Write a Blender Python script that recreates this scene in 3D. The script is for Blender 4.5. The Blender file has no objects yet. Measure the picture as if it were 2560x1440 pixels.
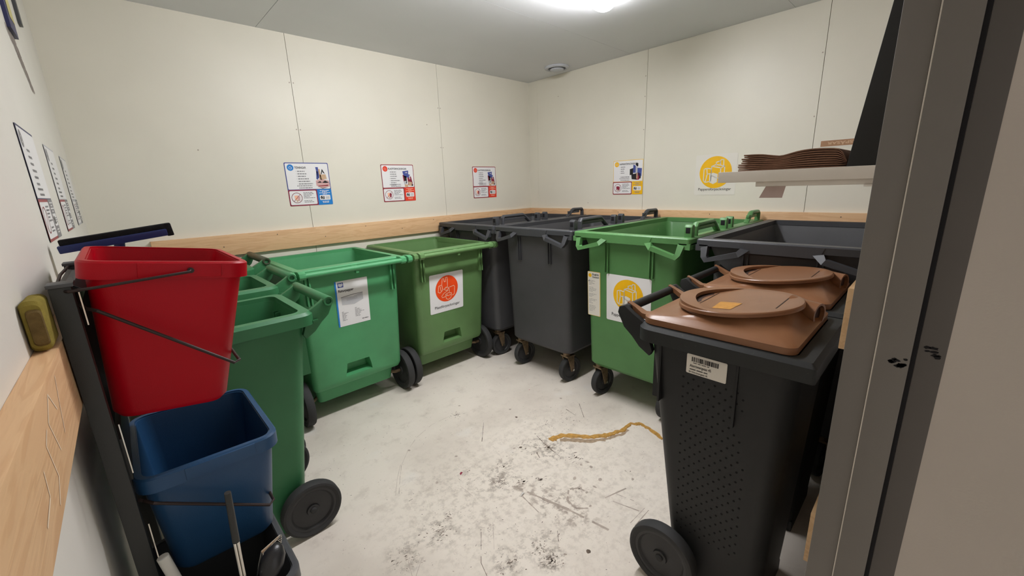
import bpy, bmesh, math, random
from math import sin, cos, pi, radians
from mathutils import Vector, Matrix, Euler
random.seed(7)
S = bpy.context.scene
COL = S.collection

# ------------------------------------------------------------------ camera, world, exposure
F_PX, YAW, PITCH, ROLL = 1021.43, 0.812738, 0.243726, -0.036486
CAM = Vector((-3.48737, -3.31600, 1.48910))
fw = Vector((cos(YAW) * cos(PITCH), sin(YAW) * cos(PITCH), -sin(PITCH)))
r0 = Vector((sin(YAW), -cos(YAW), 0)); u0 = r0.cross(fw)
rt = r0 * cos(ROLL) + u0 * sin(ROLL); up = -r0 * sin(ROLL) + u0 * cos(ROLL)
cd = bpy.data.cameras.new('camera'); cam = bpy.data.objects.new('camera', cd); COL.objects.link(cam)
cam.matrix_world = Matrix(((rt.x, up.x, -fw.x, CAM.x), (rt.y, up.y, -fw.y, CAM.y), (rt.z, up.z, -fw.z, CAM.z), (0, 0, 0, 1)))
cd.sensor_width = 36; cd.lens = 36 * F_PX / 2560; cd.clip_start = 0.01
S.camera = cam
w = bpy.data.worlds.new('world'); S.world = w; w.use_nodes = True
w.node_tree.nodes['Background'].inputs[0].default_value = (1.0, 0.96, 0.92, 1)
w.node_tree.nodes['Background'].inputs[1].default_value = 0.80
LAMP_STRENGTH = 76.0
S.view_settings.view_transform = 'Standard'; S.view_settings.look = 'None'
S.view_settings.gamma = 1; S.view_settings.use_curve_mapping = False
S.view_settings.exposure = 0.0

# ------------------------------------------------------------------ materials
def lin(c):
    return tuple((x / 255 / 12.92 if x / 255 <= .04045 else ((x / 255 + .055) / 1.055) ** 2.4) for x in c)
def N(nt, t, **kw):
    n = nt.nodes.new(t)
    for k, v in kw.items():
        if k == 'op': n.operation = v
        else: n.inputs[k].default_value = v
    return n
def base(name):
    m = bpy.data.materials.new(name); m.use_nodes = True
    nt = m.node_tree; return m, nt, nt.nodes['Principled BSDF']
def mat(name, rgb, rough=.5, spec=.5, metal=0, vary=.06, vscale=9, bump=0, bscale=300, emit=0, specks=0, speck_rgb=(200, 200, 200)):
    """one procedural surface: base colour broken by soft noise, optional fine grain and pale scuff specks"""
    m, nt, b = base(name)
    c = lin(rgb)
    L = nt.links
    tc = nt.nodes.new('ShaderNodeTexCoord')
    no = N(nt, 'ShaderNodeTexNoise', Scale=vscale, Detail=4.0); L.new(tc.outputs['Object'], no.inputs['Vector'])
    r = nt.nodes.new('ShaderNodeValToRGB')
    r.color_ramp.elements[0].position = .3; r.color_ramp.elements[1].position = .7
    r.color_ramp.elements[0].color = tuple(x * (1 - vary) for x in c) + (1,)
    r.color_ramp.elements[1].color = tuple(min(1, x * (1 + vary)) for x in c) + (1,)
    L.new(no.outputs['Fac'], r.inputs[0])
    out = r.outputs[0]
    if specks:
        n2 = N(nt, 'ShaderNodeTexNoise', Scale=70.0, Detail=6.0, Roughness=.7); L.new(tc.outputs['Object'], n2.inputs['Vector'])
        r2 = nt.nodes.new('ShaderNodeValToRGB'); r2.color_ramp.elements[0].position = .66; r2.color_ramp.elements[1].position = .74
        r2.color_ramp.elements[1].color = (specks,) * 3 + (1,)
        L.new(n2.outputs['Fac'], r2.inputs[0])
        mx = nt.nodes.new('ShaderNodeMixRGB'); L.new(r2.outputs[0], mx.inputs[0]); L.new(out, mx.inputs[1])
        mx.inputs[2].default_value = lin(speck_rgb) + (1,); out = mx.outputs[0]
    L.new(out, b.inputs['Base Color'])
    b.inputs['Roughness'].default_value = rough; b.inputs['Metallic'].default_value = metal
    b.inputs['Specular IOR Level'].default_value = spec
    if bump:
        n3 = N(nt, 'ShaderNodeTexNoise', Scale=bscale, Detail=3.0); L.new(tc.outputs['Object'], n3.inputs['Vector'])
        bp = N(nt, 'ShaderNodeBump', Strength=bump, Distance=.002); L.new(n3.outputs['Fac'], bp.inputs['Height'])
        L.new(bp.outputs[0], b.inputs['Normal'])
    if emit:
        b.inputs['Emission Color'].default_value = c + (1,); b.inputs['Emission Strength'].default_value = emit
    return m

def wood(name, axis, c1=(232, 194, 150), c2=(204, 156, 112)):
    m, nt, b = base(name); L = nt.links
    tc = nt.nodes.new('ShaderNodeTexCoord'); mp = nt.nodes.new('ShaderNodeMapping')
    sc = [16, 16, 16]; sc[axis] = 1.6; mp.inputs['Scale'].default_value = sc
    L.new(tc.outputs['Object'], mp.inputs['Vector'])
    n1 = N(nt, 'ShaderNodeTexNoise', Scale=1.3, Detail=3.0, Distortion=1.2); L.new(mp.outputs[0], n1.inputs['Vector'])
    mul = N(nt, 'ShaderNodeMath', op='MULTIPLY'); mul.inputs[1].default_value = 34; L.new(n1.outputs['Fac'], mul.inputs[0])
    sn = N(nt, 'ShaderNodeMath', op='SINE'); L.new(mul.outputs[0], sn.inputs[0])
    r = nt.nodes.new('ShaderNodeValToRGB'); r.color_ramp.elements[0].position = -.0; r.color_ramp.elements[1].position = .9
    r.color_ramp.elements[0].color = lin(c1) + (1,); r.color_ramp.elements[1].color = lin(tuple(a * .42 + d * .58 for a, d in zip(c1, c2))) + (1,)
    L.new(sn.outputs[0], r.inputs[0])
    n2 = N(nt, 'ShaderNodeTexNoise', Scale=.5, Detail=2.0); L.new(mp.outputs[0], n2.inputs['Vector'])
    mx = nt.nodes.new('ShaderNodeMixRGB'); L.new(n2.outputs['Fac'], mx.inputs[0]); L.new(r.outputs[0], mx.inputs[1]); mx.inputs[2].default_value = lin(tuple(a * .5 + d * .5 for a, d in zip(c1, c2))) + (1,)
    L.new(mx.outputs[0], b.inputs['Base Color'])
    b.inputs['Roughness'].default_value = .55
    bp = N(nt, 'ShaderNodeBump', Strength=.12, Distance=.002); L.new(sn.outputs[0], bp.inputs['Height']); L.new(bp.outputs[0], b.inputs['Normal'])
    return m

def floor_mat():
    m, nt, b = base('painted_concrete'); L = nt.links
    g = nt.nodes.new('ShaderNodeNewGeometry'); P = g.outputs['Position']
    def noise(scale, detail=4., rough=.5):
        n = N(nt, 'ShaderNodeTexNoise', Scale=scale, Detail=detail, Roughness=rough); L.new(P, n.inputs['Vector']); return n.outputs['Fac']
    def ramp(x, p0, p1, v0=0., v1=1.):
        n = nt.nodes.new('ShaderNodeMapRange'); n.interpolation_type = 'SMOOTHSTEP'
        n.inputs[1].default_value = p0; n.inputs[2].default_value = p1; n.inputs[3].default_value = v0; n.inputs[4].default_value = v1
        L.new(x, n.inputs[0]); return n.outputs[0]
    def math_(op, a, c):
        n = N(nt, 'ShaderNodeMath', op=op)
        for i, x in enumerate((a, c)):
            if isinstance(x, (int, float)): n.inputs[i].default_value = x
            else: L.new(x, n.inputs[i])
        return n.outputs[0]
    def mix(f, a, c):
        n = nt.nodes.new('ShaderNodeMixRGB')
        L.new(f, n.inputs[0]); L.new(a, n.inputs[1]); n.inputs[2].default_value = lin(c) + (1,); return n.outputs[0]
    def near(cx, cy, r_in, r_out, sx=1., sy=1.):
        mp = nt.nodes.new('ShaderNodeMapping'); mp.inputs['Location'].default_value = (-cx * sx, -cy * sy, 0); mp.inputs['Scale'].default_value = (sx, sy, 0)
        L.new(P, mp.inputs['Vector'])
        ln = nt.nodes.new('ShaderNodeVectorMath'); ln.operation = 'LENGTH'; L.new(mp.outputs[0], ln.inputs[0])
        return ramp(ln.outputs['Value'], r_in, r_out, 1., 0.)
    rgb = nt.nodes.new('ShaderNodeRGB'); rgb.outputs[0].default_value = lin((240, 230, 217)) + (1,)
    c = rgb.outputs[0]
    c = mix(ramp(noise(1.7, 5), .42, .75, 0, .75), c, (214, 203, 190))
    c = mix(ramp(noise(9, 6, .65), .52, .72, 0, .4), c, (196, 184, 170))
    c = mix(ramp(noise(60, 5, .7), .6, .75, 0, .5), c, (160, 148, 134))
    c = mix(ramp(noise(4, 3), .6, .8, 0, .4), c, (238, 236, 232))
    dirt = ramp(noise(24, 7, .72), .46, .63)
    for cx, cy, ri, ro, sx, sy, k, rgb_ in ((-2.22, -2.26, .03, .22, 1.5, .8, .8, (150, 132, 118)), (-2.26, -2.06, .0, .14, 1.4, 1., .55, (150, 132, 118)), (-2.07, -2.26, .02, .08, 1, 1, .7, (160, 142, 128)),
            (-1.92, -1.93, .02, .2, 1, 1, .55, (96, 80, 66)), (-2.30, -1.92, .02, .14, 1, 1, .55, (100, 84, 72)), (-2.21, -1.85, .02, .1, 1, 1, .4, (104, 90, 78)),
            (-2.47, -2.42, .03, .075, 1, 1.2, .9, (92, 78, 66)), (-2.45, -2.34, .03, .12, 1, 1, .4, (104, 90, 78)), (-2.60, -2.30, .03, .1, 1, 1, .5, (104, 90, 78)),
            (-2.71, -1.96, .03, .12, 1, 1, .4, (104, 92, 80)), (-2.88, -1.97, .03, .12, 1, 1, .35, (104, 92, 80)), (-2.1, -2.1, .2, 1.0, 1, 1, .26, (150, 136, 122)), (-2.6, -1.85, .1, .5, 1, 1, .22, (150, 136, 122))):
        c = mix(math_('MULTIPLY', math_('MULTIPLY', near(cx, cy, ri, ro, sx, sy), dirt), k), c, rgb_)
    L.new(c, b.inputs['Base Color'])
    b.inputs['Roughness'].default_value = .55; b.inputs['Specular IOR Level'].default_value = .35
    bp = N(nt, 'ShaderNodeBump', Strength=.12, Distance=.003); L.new(noise(90, 5, .7), bp.inputs['Height']); L.new(bp.outputs[0], b.inputs['Normal'])
    return m

M = {}
M['wall'] = mat('wall_board_paint', (227, 222, 207), .4, .4, vary=.02, vscale=3, bump=.05, bscale=160)
M['wall_left'] = mat('left_wall_paint', (228, 224, 215), .5, .3, vary=.02, vscale=3, bump=.1, bscale=200)
M['ceiling'] = mat('ceiling_paint', (232, 233, 236), .6, .2, vary=.02, vscale=2, bump=.08, bscale=120)
M['gap'] = mat('dark_joint', (70, 66, 60), .9, .1)
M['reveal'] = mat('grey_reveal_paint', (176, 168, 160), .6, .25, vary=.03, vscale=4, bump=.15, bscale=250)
M['jamb'] = mat('grey_steel_paint', (106, 102, 97), .45, .4, vary=.03, vscale=5, bump=.05)
M['jamb_shaded'] = mat('shaded_grey_steel_paint', (84, 80, 77), .5, .3, vary=.04, vscale=5)  # same grey paint, darkened to put shade on the rebate face
M['flat_black'] = mat('flat_black_fill', (26, 25, 27), .8, .2)
M['floor'] = floor_mat()
M['woodx'] = wood('beech_rail_x', 0); M['woody'] = wood('beech_rail_y', 1)
M['wood_pale'] = wood('pine_rail', 0, (214, 180, 138), (184, 146, 104))
def plastic(n, rgb, rough=.42, **k): return mat(n, rgb, rough, .4, vary=k.pop('vary', .07), vscale=6, bump=.12, bscale=500, **k)
M['g_retur'] = plastic('bright_green_plastic', (80, 156, 104))
M['g_plast'] = plastic('olive_green_plastic', (100, 136, 84))
M['g_paper'] = plastic('mid_green_plastic', (84, 132, 78))
M['g_140'] = plastic('forest_green_plastic', (54, 116, 74))
M['g_olive'] = plastic('dark_olive_plastic', (66, 72, 54))
M['black'] = plastic('charcoal_plastic', (62, 63, 66), .45, specks=.25, speck_rgb=(110, 110, 112))
M['black_in'] = plastic('dusty_charcoal_plastic', (72, 72, 74), .55, specks=.5, speck_rgb=(120, 118, 118))
M['black_bin'] = plastic('dark_grey_plastic', (28, 29, 30), .52)
M['black_dusty'] = plastic('dusty_dark_grey_plastic', (34, 36, 36), .55, specks=.45, speck_rgb=(104, 104, 92))
M['brown'] = plastic('brown_plastic', (134, 94, 66), .3, vary=.1)
M['brown_shade'] = plastic('brown_plastic_shade', (52, 30, 22), .5)  # darker copy of the brown, painting shade into grooves, grip recess and spout
M['tyre'] = mat('rubber_tyre', (58, 58, 58), .7, .25, vary=.1, bump=.1, bscale=120)
M['hub'] = plastic('wheel_hub_plastic', (50, 50, 51), .5)
M['steel_rust'] = mat('rusty_zinc_steel', (128, 108, 84), .5, .5, metal=.6, vary=.3, vscale=40)
M['chrome'] = mat('polished_steel', (215, 212, 205), .15, .5, metal=1, vary=.03)
M['red'] = plastic('red_plastic', (168, 0, 22), .4, vary=.03); M['red'].node_tree.nodes['Principled BSDF'].inputs['Specular IOR Level'].default_value = .2
M['blue'] = plastic('steel_blue_plastic', (34, 72, 110), .4)
M['gray_pl'] = plastic('slate_grey_plastic', (74, 75, 78), .45)
M['post'] = plastic('black_powder_coat', (46, 47, 45), .5)
M['wire'] = mat('brown_black_wire', (52, 40, 38), .5, .4, metal=.3)
M['navy'] = plastic('navy_blue_plastic', (44, 56, 110), .4)
M['foam'] = mat('black_foam_rubber', (34, 34, 36), .9, .1, vary=.2, vscale=80, bump=.6, bscale=260)
M['sponge'] = mat('olive_yellow_sponge', (134, 120, 58), .95, .1, vary=.15, vscale=50, bump=.5, bscale=300)
M['sponge_b'] = mat('brown_sponge_face', (106, 88, 54), .95, .1, vary=.2, vscale=60, bump=.6, bscale=300)
M['shelf'] = mat('pale_grey_laminate', (218, 212, 202), .5, .3, vary=.03)
M['bag'] = mat('brown_kraft_paper', (128, 96, 78), .8, .1, vary=.15, vscale=40)
M['tag'] = mat('pale_pink_grey_paper', (178, 158, 150), .7, .1)
M['panel_black'] = mat('matt_black_board', (34, 34, 33), .6, .3, vary=.1)
M['paper'] = mat('white_print_paper', (236, 234, 234), .45, .3, vary=.01)
M['paper_c'] = mat('cream_print_paper', (230, 225, 215), .45, .3, vary=.01)
M['ink'] = mat('black_ink', (44, 42, 44), .5, .2)
M['ink_g'] = mat('grey_ink', (138, 136, 138), .5, .2)
M['ink_lg'] = mat('light_grey_ink', (196, 196, 200), .5, .2)
M['p_red'] = mat('red_print', (228, 66, 46), .45, .3)
M['p_dred'] = mat('dark_red_print', (150, 56, 64), .45, .3)
M['p_orange'] = mat('orange_print', (242, 78, 28), .45, .3)
M['p_yel'] = mat('yellow_print', (245, 188, 22), .45, .3)
M['p_yel_l'] = mat('pale_yellow_print', (236, 206, 130), .45, .3)
M['p_blue'] = mat('blue_print', (36, 128, 204), .45, .3)
M['p_dblue'] = mat('slate_blue_print', (72, 84, 150), .45, .3)
M['p_navy'] = mat('navy_print', (56, 58, 96), .45, .3)
M['p_brown'] = mat('brown_print', (166, 126, 94), .5, .3)
M['p_tan'] = mat('tan_print', (206, 172, 140), .5, .3)
M['p_pink'] = mat('pink_print', (214, 170, 168), .5, .3)
M['p_salm'] = mat('salmon_line_print', (252, 190, 160), .5, .3)
M['p_mag'] = mat('burgundy_print', (140, 40, 62), .5, .3)
M['p_worn'] = mat('worn_amber_sticker', (188, 132, 50), .4, .4, vary=.15, vscale=60)
M['vent'] = mat('white_vent_enamel', (196, 198, 204), .4, .4)
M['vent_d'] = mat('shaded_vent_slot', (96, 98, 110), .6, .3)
M['lamp_body'] = mat('white_lamp_housing', (226, 226, 226), .4, .4)
M['lamp_on'] = mat('lit_opal_diffuser', (252, 252, 255), .4, .3, emit=LAMP_STRENGTH)
M['glue'] = mat('dried_amber_glue', (196, 150, 80), .35, .5, vary=.25, vscale=60)
M['glue_d'] = mat('grey_brown_residue', (168, 146, 122), .6, .3, vary=.2, vscale=60)
M['scuff'] = mat('dark_scuff', (112, 98, 86), .7, .2, vary=.3, vscale=30)
M['scuff_l'] = mat('pale_scuff', (182, 168, 156), .7, .2, vary=.2, vscale=30)
M['yellow_pl'] = mat('pale_yellow_sticker', (206, 196, 130), .5, .3)
M['soot'] = mat('soot_smudge', (176, 166, 158), .8, .1, vary=.25, vscale=30)
M['white_pl'] = mat('off_white_plastic', (206, 204, 196), .4, .4)

# ------------------------------------------------------------------ mesh builder
I4 = Matrix.Identity(4)
class MB:
    def __init__(s): s.v = []; s.f = []; s.m = []; s.mi = 0
    def add(s, vs, fs, X=I4):
        o = len(s.v); s.v += [tuple(X @ Vector(p)) for p in vs]
        s.f += [tuple(i + o for i in f) for f in fs]; s.m += [s.mi] * len(fs); return s
    def box(s, x0, x1, y0, y1, z0, z1, X=I4):
        vs = [(x, y, z) for z in (z0, z1) for y in (y0, y1) for x in (x0, x1)]
        return s.add(vs, [(0, 2, 3, 1), (4, 5, 7, 6), (0, 1, 5, 4), (2, 6, 7, 3), (0, 4, 6, 2), (1, 3, 7, 5)], X)
    def loft(s, rings, cap0=True, cap1=True, closed=False, X=I4):
        n = len(rings[0]); vs = [p for r in rings for p in r]; fs = []
        K = len(rings)
        for k in range(K if closed else K - 1):
            a = k * n; b_ = ((k + 1) % K) * n
            for i in range(n):
                j = (i + 1) % n; fs.append((a + i, a + j, b_ + j, b_ + i))
        if not closed:
            if cap0: fs.append(tuple(range(n))[::-1])
            if cap1: fs.append(tuple((K - 1) * n + i for i in range(n)))
        return s.add(vs, fs, X)
    def tube(s, pts, r, n=10, X=I4, closed=False, r1=None, flat=1.):
        P = [Vector(p) for p in pts]; rings = []; K = len(P)
        up_ = None
        for k in range(K):
            a = P[(k - 1) % K] if (closed or k) else P[0]; b_ = P[(k + 1) % K] if (closed or k < K - 1) else P[-1]
            t = (b_ - a).normalized()
            if up_ is None:
                up_ = Vector((0, 0, 1)) if abs(t.z) < .9 else Vector((1, 0, 0))
            u = (up_ - t * up_.dot(t))
            u = u.normalized() if u.length > 1e-6 else t.orthogonal().normalized()
            up_ = u; v_ = t.cross(u)
            rr = r if r1 is None else r + (r1 - r) * k / (K - 1)
            rings.append([tuple(P[k] + u * (rr * flat * cos(2 * pi * i / n)) + v_ * (rr * sin(2 * pi * i / n))) for i in range(n)])
        return s.loft(rings, closed=closed, X=X)
    def lathe(s, prof, n=32, X=I4, cap0=True, cap1=True):
        """profile of (radius, height) about local z"""
        return s.loft([[(r * cos(2 * pi * i / n), r * sin(2 * pi * i / n), h) for i in range(n)] for r, h in prof], cap0, cap1, X=X)
    def prism(s, poly, h0, h1, X=I4):
        return s.loft([[(x, y, h0) for x, y in poly], [(x, y, h1) for x, y in poly]], X=X)
    # flat print helpers: local plane x right, z up, front towards -y
    def flat(s, pts, d=0., mi=None):
        if mi is not None: s.mi = mi
        return s.add([(x, -d, z) for x, z in pts], [tuple(range(len(pts)))])
    def rect(s, x0, z0, x1, z1, d=0., r=0., mi=None, n=5):
        if r <= 0: return s.flat([(x0, z0), (x1, z0), (x1, z1), (x0, z1)], d, mi)
        return s.flat([(p[0] + (x0 + x1) / 2, p[1] + (z0 + z1) / 2) for p in rrect(x1 - x0, z1 - z0, r, n)], d, mi)
    def disc(s, cx, cz, r, d=0., mi=None, n=40, sq=1.):
        return s.flat([(cx + r * cos(2 * pi * i / n), cz + sq * r * sin(2 * pi * i / n)) for i in range(n)], d, mi)
    def line(s, pts, wd, d=0., mi=None, closed=False):
        if mi is not None: s.mi = mi
        P = [Vector(p) for p in pts]
        if closed: P.append(P[0])
        for a, b_ in zip(P, P[1:]):
            t = b_ - a
            if t.length < 1e-9: continue
            t.normalize(); nn = Vector((-t.y, t.x)) * wd / 2; e = t * wd * .3
            s.add([(q.x, -d, q.y) for q in (a - nn - e, b_ - nn + e, b_ + nn + e, a + nn - e)], [(0, 1, 2, 3)])
        return s
    def ring(s, cx, cz, r, wd, d=0., mi=None, n=40):
        return s.line([(cx + r * cos(2 * pi * i / n), cz + r * sin(2 * pi * i / n)) for i in range(n)], wd, d, mi, True)
    def build(s, name, mats, parent=None, loc=None, rot=None, smooth=True, bevel=0, flatprint=False, angle=35):
        me = bpy.data.meshes.new(name); me.from_pydata(s.v, [], s.f)
        if not isinstance(mats, (list, tuple)): mats = [mats]
        for m in mats: me.materials.append(m)
        if len(mats) > 1: me.polygons.foreach_set('material_index', s.m)
        if not flatprint:
            bm = bmesh.new(); bm.from_mesh(me)
            bmesh.ops.recalc_face_normals(bm, faces=bm.faces)
            if bevel:
                ed = [e for e in bm.edges if len(e.link_faces) == 2 and e.calc_face_angle(0) > radians(40)]
                bmesh.ops.bevel(bm, geom=ed, offset=bevel, segments=2, profile=.6, affect='EDGES', clamp_overlap=True)
            bm.to_mesh(me); bm.free()
            if smooth:
                me.polygons.foreach_set('use_smooth', [True] * len(me.polygons)); me.set_sharp_from_angle(angle=radians(18 if bevel else angle))
        me.update()
        return link(name, me, parent, loc, rot)
def link(name, data, parent=None, loc=None, rot=None):
    o = bpy.data.objects.new(name, data); COL.objects.link(o)
    if parent: o.parent = parent
    if loc is not None: o.location = loc
    if rot is not None: o.rotation_euler = rot
    return o
def rrect(wd, d, r, n=5):
    out = []
    for cx, cy, a0 in ((wd / 2 - r, d / 2 - r, 0), (-wd / 2 + r, d / 2 - r, pi / 2), (-wd / 2 + r, -d / 2 + r, pi), (wd / 2 - r, -d / 2 + r, 1.5 * pi)):
        for i in range(n + 1):
            a = a0 + pi / 2 * i / n; out.append((cx + r * cos(a), cy + r * sin(a)))
    return out
def rr4(x0, x1, y0, y1, z, ra, rb, n=6):
    out = []
    for cx, cy, a0, r in ((x1 - rb, y1 - rb, 0, rb), (x0 + rb, y1 - rb, pi / 2, rb), (x0 + ra, y0 + ra, pi, ra), (x1 - ra, y0 + ra, 1.5 * pi, ra)):
        out += [(cx + r * cos(a0 + pi / 2 * i / n), cy + r * sin(a0 + pi / 2 * i / n), z) for i in range(n + 1)]
    return out
def rr3(x0, x1, y0, y1, z, r, n=5):
    return [(p[0] + (x0 + x1) / 2, p[1] + (y0 + y1) / 2, z) for p in rrect(x1 - x0, y1 - y0, r, n)]
def tag(o, label=None, cat=None, group=None, kind=None):
    if label: o['label'] = label
    if cat: o['category'] = cat
    if group: o['group'] = group
    if kind: o['kind'] = kind
    return o
def thing(name, label, cat, loc=(0, 0, 0), rotz=0, group=None):
    return tag(link(name, None, None, loc, (0, 0, rotz)), label, cat, group)
def copy_tree(o, parent=None):
    c = o.copy(); COL.objects.link(c); c.parent = parent
    for ch in list(o.children): copy_tree(ch, c)
    return c
def cut(o, cutter):
    """boolean the cutter builder out of a finished object"""
    c = cutter.build('cutter', M['gap'])
    md = o.modifiers.new('cut', 'BOOLEAN'); md.object = c; md.operation = 'DIFFERENCE'; md.solver = 'EXACT'
    c.parent = o.parent; c.matrix_parent_inverse = Matrix.Identity(4)
    bpy.context.view_layer.update()
    me = bpy.data.meshes.new_from_object(o.evaluated_get(bpy.context.evaluated_depsgraph_get()))
    o.modifiers.clear(); o.data = me; bpy.data.objects.remove(c)
    me.polygons.foreach_set('use_smooth', [True] * len(me.polygons)); me.set_sharp_from_angle(angle=radians(35))
def text(name, body, size, x, z, m, parent, d=.0012, align='LEFT', bold=0., sx=1., flip=False, width=None):
    cu = bpy.data.curves.new(name, 'FONT'); cu.body = body; cu.size = size; cu.align_x = align
    cu.offset = bold; cu.resolution_u = 3
    t = bpy.data.objects.new(name, cu); COL.objects.link(t)
    me = bpy.data.meshes.new_from_object(t.evaluated_get(bpy.context.evaluated_depsgraph_get()))
    bpy.data.objects.remove(t); bpy.data.curves.remove(cu)
    xs = [v.co.x for v in me.vertices]
    if width and xs: sx = width / (max(xs) - min(xs))
    for v in me.vertices:
        a, b_ = v.co.x * sx, v.co.y
        if flip: a, b_ = -a, -b_
        v.co = (x + a, -d, z + b_)
    me.materials.clear(); me.materials.append(m)
    return link(name, me, parent)
def rotz(a): return Matrix.Rotation(a, 4, 'Z')
XA = Matrix.Rotation(pi / 2, 4, 'Y')      # local z -> x axis, for wheels

# ------------------------------------------------------------------ the room
H = 2.562
b = MB(); b.box(-4.4, .25, -4.6, .25, -.12, 0); floor = tag(b.build('floor', M['floor']), kind='structure')
b = MB(); b.box(-4.4, .25, -4.6, .25, H + .012, H + .1); ceil_ = tag(b.build('ceiling', M['gap']), kind='structure')
def panel(parent, m, x0, x1, y0, y1, z0, z1, bev=.0012):
    return MB().box(x0, x1, y0, y1, z0, z1).build('panel', m, parent, smooth=False)
for y0, y1, xs in ((-1.2392, 0, (-3.75, -2.5815, 0)), (-2.44, -1.2412, (-3.75, -1.9, 0)), (-4.6, -2.442, (-3.75, -2.6, 0))):
    for x0, x1 in zip(xs, xs[1:]):
        panel(ceil_, M['ceiling'], x0 + .0016, x1 - .0016, y0, y1, H, H + .013)
b = MB(); b.box(-3.9, .25, .012, .14, 0, H + .05); wb = tag(b.build('wall_back', M['gap']), kind='structure')
for x0, x1 in ((-3.9, -2.4125), (-2.4095, -1.1785), (-1.1755, 0)):
    panel(wb, M['wall'], x0, x1, 0, .013, 0, H)
b = MB(); b.box(.012, .14, -3.6, .14, 0, H + .05); wr = tag(b.build('wall_right', M['gap']), kind='structure')
for y0, y1 in ((-1.397, -.13), (-2.634, -1.400), (-3.6, -2.637)):
    panel(wr, M['wall'], 0, .013, y0, y1, 0, H)
panel(wr, M['wall'], 0, .013, -.1288, 0, 0, H)
TL = -.0108
b = MB(); b.box(-.12, 0, -4.6, .2, 0, H + .05); wl = tag(b.build('wall_left', M['wall_left'], loc=(-3.609, 0, 0), rot=(0, 0, TL)), kind='structure')
# screws along the board joints
def screws(parent, pts, ax):
    first = None
    for x, y, z in pts:
        if first is None:
            q = MB(); q.lathe([(.0045, 0), (.0045, .001), (.002, .0014)], 10)
            first = o = q.build('screw', M['scuff_l'], parent)
        else:
            o = first.copy(); COL.objects.link(o)
        o.location = (x, y, z); o.rotation_euler = (pi / 2, 0, 0) if ax == 'y' else (0, -pi / 2, 0)
screws(wb, [(-2.411 + dx, 0, z) for z in (2.25, 1.94) for dx in (-.012, .014)] + [(-1.177 + dx, 0, z) for z in (2.2, 1.86) for dx in (-.012, .013)] + [(-3.026, 0, 1.781), (-1.32, 0, 2.05)], 'y')
screws(wr, [(0, -1.385, z) for z in (2.36, 2.2, 1.93)] + [(0, -2.622, z) for z in (2.255, 1.87)] + [(0, -.42, 2.36), (0, -.8, 1.3)], 'x')
# timber bump rails
def trim(n, m, *bx, loc=(0, 0, 0), rot=None): return tag(MB().box(*bx).build('trim_%d' % n, m, loc=loc, rot=rot, bevel=.002), kind='structure')
t1 = trim(1, M['woodx'], -3.36, 0, -.03, 0, 1.104, 1.241)
t2 = trim(2, M['woody'], -.03, 0, -3.23, -.03, 1.104, 1.241)
t3 = trim(3, M['woody'], 0, .031, -4.3, -.6, 1.104, 1.241, loc=(-3.609, 0, 0), rot=(0, 0, TL))
t4 = trim(4, M['wood_pale'], -2.315, -.03, -3.23, -3.191, 1.09, 1.237)
t5 = trim(5, M['wood_pale'], -2.305, -.03, -3.23, -3.191, .464, .618)
for p, y in ((t1, -.03), (t2, None)):
    for k in range(6):
        q = MB(); q.lathe([(.004, 0), (.0035, .0008)], 8)
        o = q.build('screw', M['scuff'], p)
        if y is not None: o.location = (-3.0 + .33 * k, y, 1.215 if k % 2 else 1.165); o.rotation_euler = (pi / 2, 0, 0)
        else: o.location = (-.03, -.75 - .42 * k, 1.215 if k % 2 else 1.165); o.rotation_euler = (0, -pi / 2, 0)
q = MB()
for pts in ([(-2.50, 1.15), (-2.52, 1.20), (-2.47, 1.225), (-2.44, 1.19)], [(-2.60, 1.12), (-2.56, 1.14), (-2.57, 1.19), (-2.54, 1.20)], [(-2.44, 1.15), (-2.41, 1.19), (-2.38, 1.225)], [(-2.68, 1.14), (-2.63, 1.15), (-2.62, 1.18)]):
    P = [Vector(p) for p in pts]
    for a, c in zip(P, P[1:]):
        t = (c - a).normalized(); n_ = Vector((-t.y, t.x)) * .0016
        q.add([(.0314, p.x, p.y) for p in (a - n_, c - n_, c + n_, a + n_)], [(0, 1, 2, 3)])
tag(q.build('chalk_mark', mat('chalk', (236, 216, 190), .8, .1), t3, flatprint=True), kind='stuff')
# near wall with the doorway the picture is taken through
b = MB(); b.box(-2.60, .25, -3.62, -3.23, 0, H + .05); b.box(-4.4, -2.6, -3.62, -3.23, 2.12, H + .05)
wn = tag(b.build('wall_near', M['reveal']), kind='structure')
DR = thing('door_1', None, None, (-2.60, -3.23, 0)); del_ = DR; tag(DR, kind='structure')
def jamb(name, m, poly, bev=.0015): return MB().prism(poly, 0, 2.12).build(name, m, DR, bevel=bev)
jamb('jamb', M['jamb'], [(-.004, .0), (-.004, -.0405), (.06, -.0405), (.06, .0)])
jamb('jamb_highlight', M['shelf'], [(-.0055, -.0405), (-.0055, -.0425), (.02, -.0425), (.02, -.0405)], .0004)  # pale strip paints the light caught on the frame's bend
jamb('door_stop', M['jamb'], [(-.008, -.0425), (-.008, -.0845), (.04, -.0845), (.04, -.0425)])
jamb('step_strip', M['flat_black'], [(-.0015, -.0845), (-.0008, -.0905), (.03, -.0905), (.03, -.0845)], 0)  # thin black strip along the step between stop and rebate
jamb('rebate', M['jamb_shaded'], [(-.001, -.0905), (-.001, -.1225), (.05, -.1225), (.05, -.0905)])
q = MB()
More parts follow.
